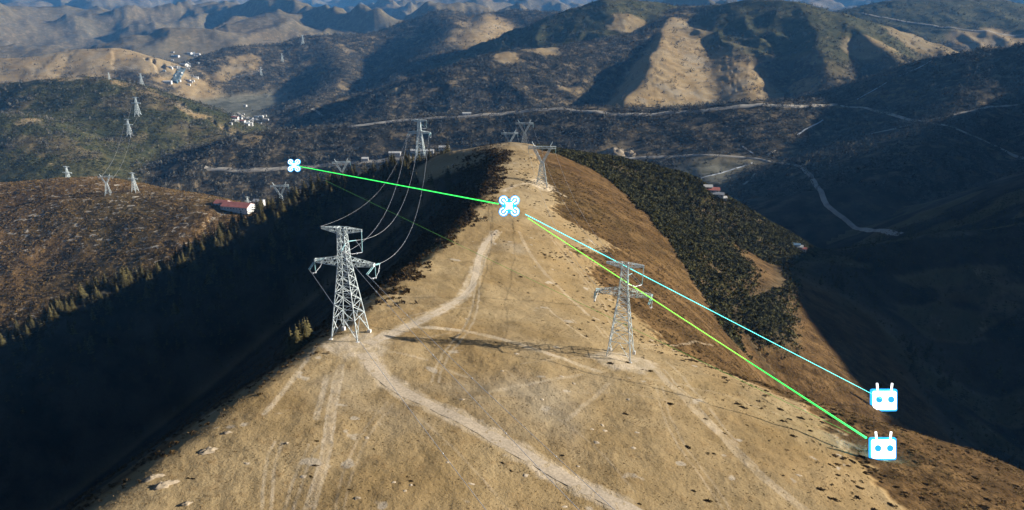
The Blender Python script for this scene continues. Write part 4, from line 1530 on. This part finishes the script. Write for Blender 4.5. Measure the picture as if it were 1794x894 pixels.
# -- the woods of the middle distance
zw = np.clip(wood + (0.28 * olive + 0.10 * C[..., GRASS]) * (RG > 1900) * (1 - farw), 0, 1)
x, y = sow(700000, 1200, 4600, -38, 38)
k = rng.uniform(0, 1, len(x)) < at_mask(zw, x, y) * (0.42 + 1.1 * fbm(x / 60, y / 60, 3, 79)) * np.interp(np.hypot(x, y), [1200, 2400, 4600], [1.0, 0.9, 0.35])
x, y = x[k], y[k]
k = seen(x, y, 8, 10)
x, y = x[k], y[k]
hh_ = rng.uniform(5, 12, len(x)) * np.interp(np.hypot(x, y), [1200, 3000, 4600], [1, 1.1, 1.3])
COUNT = {"wood": len(x)}
o = scatter([small_conifer_arrays(70, 3, 5), small_conifer_arrays(71, 3, 4), crown_lobe_arrays(72)], x, y, hh_, hh_ * 1.05, "woods", M["far_wood"], 0.3)
tag(o, "dark woods covering the hillsides across the valley", "woodland", kind="stuff")

# -- scrub of the dark spur right of the ridge, brown and green hills at left
def scrub(n, r0, r1, a0, a1, mask, h0, h1, w, name, label, mat, protos, seed, freq=30, bias=0.5):
    x, y = sow(n, r0, r1, a0, a1)
    k = rng.uniform(0, 1, len(x)) < at_mask(mask, x, y) * (bias + 0.9 * fbm(x / freq, y / freq, 3, seed))
    x, y = x[k], y[k]
    k = seen(x, y, h1, 6)
    x, y = x[k], y[k]
    h_ = rng.uniform(h0, h1, len(x))
    COUNT[name] = len(x)
    o = scatter(protos, x, y, h_, h_ * w * rng.uniform(0.8, 1.3, len(x)), name, mat, 0.1)
    tag(o, label, "scrub", kind="stuff")


bush = [bush_arrays(80, 22), bush_arrays(81, 18), bush_arrays(82, 26)]
scrub(280000, 330, 900, 2, 32, np.clip(zone(["spur_right"]) + rscrub, 0, 1), 1.2, 3.4, 1.1, "scrub_wood", "dark olive scrub wood on the spur right of the ridge", M["scrub_dark"], [bush_arrays(83, 16), small_conifer_arrays(84, 4, 5)], 84, 40, 0.8)
scrub(60000, 800, 1400, -42, -12, zone(["hill_near_left"]), 0.8, 2.2, 1.9, "heath_bushes", "low brown bushes over the near left hill", M["heath_bush"], [bush_arrays(85, 9)], 85, 40, 0.5)
scrub(170000, 1400, 2500, -42, -10, zone(["hill_green_left", "spur_green"]) * (1 - 0.5 * np.clip(C[..., GRASS], 0, 1)), 1.2, 4.0, 1.6, "hillside_scrub", "dark scrub over the green hill at left", M["scrub_green"], [bush_arrays(86, 7)], 86, 70, 0.35)
x0m = zone(["main"])
edge_l = x0m * (1 - left_wood) * sstep(2, -8, DM + 6 * n1) * sstep(90, 130, GY)
scrub(80000, 100, 640, -52, 2, np.clip(edge_l + x0m * left_wood * 0.5, 0, 1), 0.25, 1.1, 1.5, "dwarf_shrubs", "dark dwarf shrubs along the shaded edge of the crest", M["shrub"], bush, 87, 14, 0.35)
scrub(40000, 380, 1000, 12, 50, zr_, 1.0, 3.5, 1.2, "mountain_scrub", "dark scrub over the shaded mountainside at right", M["conifer"], [bush_arrays(90, 12), small_conifer_arrays(91, 4, 5)], 90, 40, 0.5)
tuft = []
for k in range(4):
    r_ = np.random.default_rng(200 + k)
    V_, F_ = [], []
    for q in range(7):
        a = r_.uniform(0, 2 * PI); L_ = r_.uniform(0.5, 1.0); w_ = 0.16
        b = len(V_)
        V_ += [(math.cos(a + 1.6) * w_, math.sin(a + 1.6) * w_, 0), (-math.cos(a + 1.6) * w_, -math.sin(a + 1.6) * w_, 0), (math.cos(a) * L_ * 0.7, math.sin(a) * L_ * 0.7, r_.uniform(0.5, 1.0))]
        F_.append((b, b + 1, b + 2))
    tuft.append((np.array(V_, np.float32), np.array(F_, np.int32)))
gm = x0m * (1 - heath) * (1 - np.clip(TR * 1.3, 0, 1)) * (1 - left_wood)
x, y = sow(140000, 105, 420, -42, 42)
k = rng.uniform(0, 1, len(x)) < at_mask(gm, x, y) * np.clip(0.45 + 1.1 * fbm(x / 8, y / 8, 4, 93), 0, 1) * np.interp(np.hypot(x, y), [105, 420], [1, 0.35])
x, y = x[k], y[k]
COUNT["tufts"] = len(x)
o = scatter(tuft, x, y, rng.uniform(0.08, 0.22, len(x)), rng.uniform(0.25, 0.6, len(x)), "grass_tufts", M["tuft"], 0.02)
tag(o, "dry straw coloured grass tufts over the ridge", "grass", kind="stuff")
hx = np.clip(x0m * sstep(-6, 10, DM - bnd) * (1 - rscrub) + nr_heath, 0, 1)
x, y = sow(120000, 105, 560, -5, 48)
k = rng.uniform(0, 1, len(x)) < at_mask(hx, x, y) * np.clip(0.4 + 1.2 * fbm(x / 9, y / 9, 4, 94), 0, 1)
x, y = x[k], y[k]
k = seen(x, y, 1, 2)
x, y = x[k], y[k]
COUNT["heather"] = len(x)
o = scatter([bush_arrays(210, 7), bush_arrays(211, 9)], x, y, rng.uniform(0.25, 0.7, len(x)), rng.uniform(0.6, 1.6, len(x)), "heath_cover", M["heath_bush"], 0.05)
tag(o, "low brown heath growing over the right flank of the ridge", "ground cover", kind="stuff")
fuzz = np.clip(x0m * sstep(-46, -26, DM + 12 * n1) * sstep(9, -4, DM + 11 * n1 + 8 * n2) * sstep(225, 275, GY) * sstep(595, 550, GY), 0, 1)
scrub(60000, 210, 660, -30, 2, fuzz, 0.7, 2.3, 1.2, "crest_scrub", "dark ragged scrub along the shaded edge below the knoll", M["shrub"], bush, 96, 22, 0.7)
# dark shrub mats on the right flank: the nearest stand alone, the rest is ground cover
band = x0m * (sstep(-28, -4, DM - bnd + 13 * n1) + 0.16 * sstep(-75, -20, DM - bnd + 13 * n1)) / 1.16 * sstep(75, 15, DM - bnd + 16 * n1)
x, y = sow(40000, 110, 560, -5, 45)
k = rng.uniform(0, 1, len(x)) < at_mask(band, x, y) * (0.28 + 1.2 * fbm(x / 13, y / 13, 3, 88))
x, y = x[k], y[k]
k = seen(x, y, 1, 2)
x, y = x[k], y[k]
# a few lone ones on the open grass
for u, v in [(985, 798), (1093, 812), (1155, 800), (895, 825), (880, 811), (803, 840), (714, 835), (720, 843), (726, 850), (612, 858), (646, 860), (1120, 883), (1215, 860), (1250, 795), (1270, 760), (1308, 745), (1354, 740),
             (655, 787), (510, 755), (555, 773), (552, 816), (545, 835), (330, 838), (338, 839), (440, 735), (1290, 705), (1315, 711), (1340, 712), (1380, 776), (1390, 823), (1430, 773), (1476, 801), (1560, 870), (1110, 660), (868, 600), (792, 458)]:
    p = hit(u, v)
    x = np.append(p[0], x); y = np.append(p[1], y)
nlone = 36
d_ = np.hypot(x, y)
sz = rng.uniform(0.4, 1.25, len(x)) * np.where(np.arange(len(x)) < nlone, 0.62, 1.0)
order = np.argsort(-(sz / d_ + 1.0 * (np.arange(len(x)) < nlone)))
ind, rest = order[:290], order[290:]
shm = []
for k in range(4):
    v_, f_ = bush_arrays(100 + k, 70)
    v_ = v_ * np.array([1, 1, 0.75], np.float32)
    o = big_mesh("low_shrub", v_, f_, M["shrub"])
    shm.append(o.data); bpy.data.objects.remove(o)
zz = gz(x, y)
for i in ind:
    o = bpy.data.objects.new("low_shrub", shm[random.randrange(4)])
    col.objects.link(o)
    o.location = (x[i], y[i], zz[i] - 0.06)
    a = sz[i]
    o.scale = (a * random.uniform(1.2, 2.4), a * random.uniform(0.7, 1.1), a * 0.55)
    o.rotation_euler = (0, 0, random.uniform(-0.9, 0.1))
    if i < nlone:
        tag(o, "small dark shrub standing alone on the open tan grass", "shrub", "lone shrubs on the grass")
    else:
        tag(o, "low dark shrub mat between tan grass and the brown slope", "shrub", "shrub mats on the right flank of the ridge")
if len(rest):
    o = scatter([(v * np.array([1.6, 0.9, 0.5], np.float32), f) for v, f in bush], x[rest], y[rest], sz[rest], sz[rest] * 1.3, "shrub_mats", M["shrub"], 0.05)
    tag(o, "further dark shrub mats along the right flank of the ridge", "ground cover", kind="stuff")

# ------------------------------------------------------------------ glowing markers and light beams
M["glow_white"] = emit_mat("glowing_white", (0.95, 0.98, 1.0), 1.1)
M["glow_blue"] = emit_mat("glowing_blue", (0.02, 0.3, 0.75), 0.8)
M["beam_green"] = emit_mat("green_light", (0.05, 0.9, 0.12), 0.9)
M["beam_lime"] = emit_mat("lime_light", (0.3, 0.9, 0.1), 0.7)
M["beam_cyan"] = emit_mat("cyan_light", (0.12, 0.85, 0.8), 0.9)
M["beam_dim"] = emit_mat("dim_green_light", (0.12, 0.32, 0.06), 0.25)


def prism(mb, poly, y0, y1):
    """extrude an x-z outline along y"""
    n = len(poly)
    vs = [(a, y0, b) for a, b in poly] + [(a, y1, b) for a, b in poly]
    mb.add(vs, [tuple(range(n)), tuple(reversed(range(n, 2 * n)))] + [(i, n + i, n + (i + 1) % n, (i + 1) % n) for i in range(n)])


def make_drone():
    t = thing("drone", "", "drone")
    R_ = 1.0
    m = MB()
    for q in range(4):
        a = PI / 4 + q * PI / 2
        c, s = math.cos(a), math.sin(a)
        m.bar((0.15 * c, 0, 0.15 * s), (1.0 * c, 0, 1.0 * s), 0.17, 0.13)
        m.tube([(1.0 * c, -0.07, 1.0 * s), (1.0 * c, 0.07, 1.0 * s)], 0.11, 14)
    b = []
    for i in range(40):
        a = 2 * PI * i / 40
        r_ = 0.36 + 0.16 * abs(math.cos(2 * (a - PI / 4))) ** 3
        b.append((r_ * math.cos(a), r_ * math.sin(a)))
    prism(m, b, -0.11, 0.11)
    m.build("body", M["glow_white"], t)
    for q in range(4):
        a = PI / 4 + q * PI / 2
        cx, cz = 0.94 * math.cos(a), 0.94 * math.sin(a)
        k = MB()
        pts = []
        for i in range(25):
            w = a - PI * 0.80 + 2 * PI * 0.80 * i / 24
            pts.append((cx + 0.40 * math.cos(w), 0, cz + 0.40 * math.sin(w)))
        k.tube(pts, 0.07, 8)
        k.build("rotor_ring", M["glow_white"], t, True)
        k = MB()
        k.tube([(p_[0], 0.13, p_[2]) for p_ in pts], 0.18, 8)
        k.build("halo_rim", M["glow_blue"], t, True)  # solid blue tube in place of a soft halo
    k = MB()
    e = []
    for i in range(32):
        a = 2 * PI * i / 32
        e.append((0.86 * math.cos(a), 0.86 * math.sin(a)))
    prism(k, e, 0.14, 0.2)
    k.build("halo_disc", M["glow_blue"], t)  # solid blue disc drawn for the glow behind the body
    return t


def make_controller():
    t = thing("remote_controller", "", "controller")
    w, h, r = 1.0, 0.80, 0.14
    poly = []
    for cx, cz, a0 in ((w - r, h - r, 0), (-w + r, h - r, PI / 2), (-w + r, -h + r, PI), (w - r, -h + r, 1.5 * PI)):
        for i in range(7):
            a = a0 + PI / 2 * i / 6
            poly.append((cx + r * math.cos(a), cz + r * math.sin(a)))
    m = MB(); prism(m, poly, -0.10, 0.10); m.build("case", M["glow_white"], t)
    k = MB(); prism(k, [(a_ * 1.18, b_ * 1.22) for a_, b_ in poly], 0.12, 0.2); k.build("halo_rim", M["glow_blue"], t)  # blue plate behind the case in place of a soft halo
    for sx in (-1, 1):
        k = MB(); k.tube([(sx * 0.52, -0.14, 0.1), (sx * 0.52, -0.05, 0.1)], 0.28, 24); k.build("control_stick", M["glow_blue"], t)
        k = MB(); k.tube([(sx * 0.60, 0, 0.90), (sx * 0.66, 0, 1.5)], 0.085, 10); k.build("antenna", M["glow_white"], t, True)
    return t


def face_cam(o, p, s):
    o.location = p
    o.rotation_euler = (-PITCH, 0, 0)
    o.scale = (s, s, s)


def along(u, v, y):
    return Vector(P(u, v, y))


d1 = make_drone(); p1 = along(515, 290, 440)
d1["label"] = "smaller white glowing quadcopter above the left valley, green beam leaving to its right"
d1["group"] = "glowing white drones"
face_cam(d1, p1, 12.0 / F * p1.length / 1.38)
d2 = copy_tree(d1); p2 = along(892, 361, 235)
d2["label"] = "larger white glowing quadcopter over the middle of the bare ridge where the beams meet"
face_cam(d2, p2, 20.5 / F * p2.length / 1.38)
c1 = make_controller()


def stand(u, vb, o, half_px):
    """rest the marker's foot on the ground seen at u, vb"""
    g = Vector(hit(u, vb))
    s = half_px / F * g.length
    face_cam(o, g + Vector((0, 0, 1.05 * s)), s)
    return g, s


g1, s1_ = stand(1546, 720, c1, 17.5)
c1["label"] = "upper white glowing remote controller on the right flank, where the cyan beam ends"
c1["group"] = "glowing white controllers"
c2 = copy_tree(c1)
g2, s2_ = stand(1544, 805, c2, 17.5)
c2["label"] = "lower white glowing remote controller on the right flank, where the yellow-green beam ends"


def beam(a, b, r, mat, label):
    m = MB(); m.tube([a, a.lerp(b, 0.5), b], r, 8)
    o = m.build("light_beam", mat, None, True)
    tag(o, label, "light beam", "light beams between drones and controllers")


for g_, s_, nm in ((g1, s1_, "upper"), (g2, s2_, "lower")):
    ld = bpy.data.lights.new("marker_glow", "POINT"); ld.color = (0.1, 0.5, 1.0); ld.energy = 2600; ld.shadow_soft_size = 0.5  # point light added for the blue glow round each controller
    lo = bpy.data.objects.new("marker_glow", ld); col.objects.link(lo)
    lo.location = tuple(g_ + Vector((0, 0.8, 0.9 * s_)))
off = lambda a, b, d: a + (b - a).normalized() * d
e1 = Vector(c1.location); e2 = Vector(c2.location)
beam(off(p1, p2, 8), off(p2, p1, 7), 0.20, M["beam_green"], "bright green beam between the two white drones")
beam(off(p2, e1, 8), off(e1, p2, 5.5), 0.14, M["beam_cyan"], "cyan beam from the larger drone to the upper controller")
beam(off(p2, e2, 8), off(e2, p2, 5), 0.14, M["beam_lime"], "yellow-green beam from the larger drone to the lower controller")
m_ = MB(); q0 = p2.lerp(e2, 0.68); q1 = off(e2, p2, 4.8)
m_.tube([q0, q0.lerp(q1, 0.5), q1], [0.14, 0.2, 0.26], 8)
br_ = m_.build("beam_end", M["beam_green"], None, True)
br_.parent = [b_ for b_ in col.objects if b_.get("label", "").startswith("yellow-green beam")][0]
beam(off(p1, e2, 40), off(e2, p1, 9), 0.06, M["beam_dim"], "dim green beam passing under the larger drone straight to the lower controller")





# ------------------------------------------------------------------ light, sky, air
SUN_EL = math.radians(17.5)
L = Vector((-math.cos(SUN_EL), -0.10, -math.sin(SUN_EL))).normalized()
sd = bpy.data.lights.new("sun", "SUN")
sd.energy = 5.0
sd.angle = math.radians(0.5)
sd.color = (1.0, 0.93, 0.82)
so = bpy.data.objects.new("sun", sd)
col.objects.link(so)
so.rotation_euler = L.to_track_quat("-Z", "Y").to_euler()
so.location = (300, -50, 300)

world = bpy.data.worlds.new("World")
scene.world = world
world.use_nodes = True
wn = world.node_tree
for n in list(wn.nodes):
    wn.nodes.remove(n)
sky = wn.nodes.new("ShaderNodeTexSky")
sky.sky_type = "NISHITA"
sky.sun_disc = False
sky.sun_elevation = SUN_EL
sky.sun_rotation = math.atan2(-L.x, -L.y)
sky.altitude = 3500
sky.air_density = 0.6
sky.dust_density = 0.3
bg = wn.nodes.new("ShaderNodeBackground")
bg.inputs["Strength"].default_value = 0.05
wo = wn.nodes.new("ShaderNodeOutputWorld")
wn.links.new(sky.outputs[0], bg.inputs[0])
wn.links.new(bg.outputs[0], wo.inputs[0])

HAZE = True
if HAZE:
    hm = bpy.data.materials.new("haze_air")
    hm.use_nodes = True
    t = hm.node_tree
    for n in list(t.nodes):
        t.nodes.remove(n)
    o_ = t.nodes.new("ShaderNodeOutputMaterial")
    pv = t.nodes.new("ShaderNodeVolumePrincipled")
    pv.inputs["Color"].default_value = (0.14, 0.46, 1.0, 1)
    pv.inputs["Density"].default_value = 3.8e-5
    pv.inputs["Density Attribute"].default_value = ""
    pv.inputs["Anisotropy"].default_value = 0.0
    t.links.new(pv.outputs[0], o_.inputs["Volume"])
    b_ = MB()
    zlo = float(H.min()) - 1.0
    zhi = max(float(H.max()) + 20, 60.0)
    b_.box((0, 0, (zlo + zhi) / 2), (70000, 70000, zhi - zlo))
    hz = b_.build("haze", hm)
    tag(hz, "pale blue air that fades the far mountains", "haze", kind="stuff")

scene.view_settings.view_transform = "Standard"
scene.view_settings.look = "None"
scene.view_settings.exposure = 1.1
scene.view_settings.gamma = 1.0
scene.view_settings.use_curve_mapping = False
scene.render.engine = "CYCLES"
scene.cycles.max_bounces = 4
scene.cycles.diffuse_bounces = 2
scene.cycles.volume_bounces = 0
scene.cycles.use_denoising = True
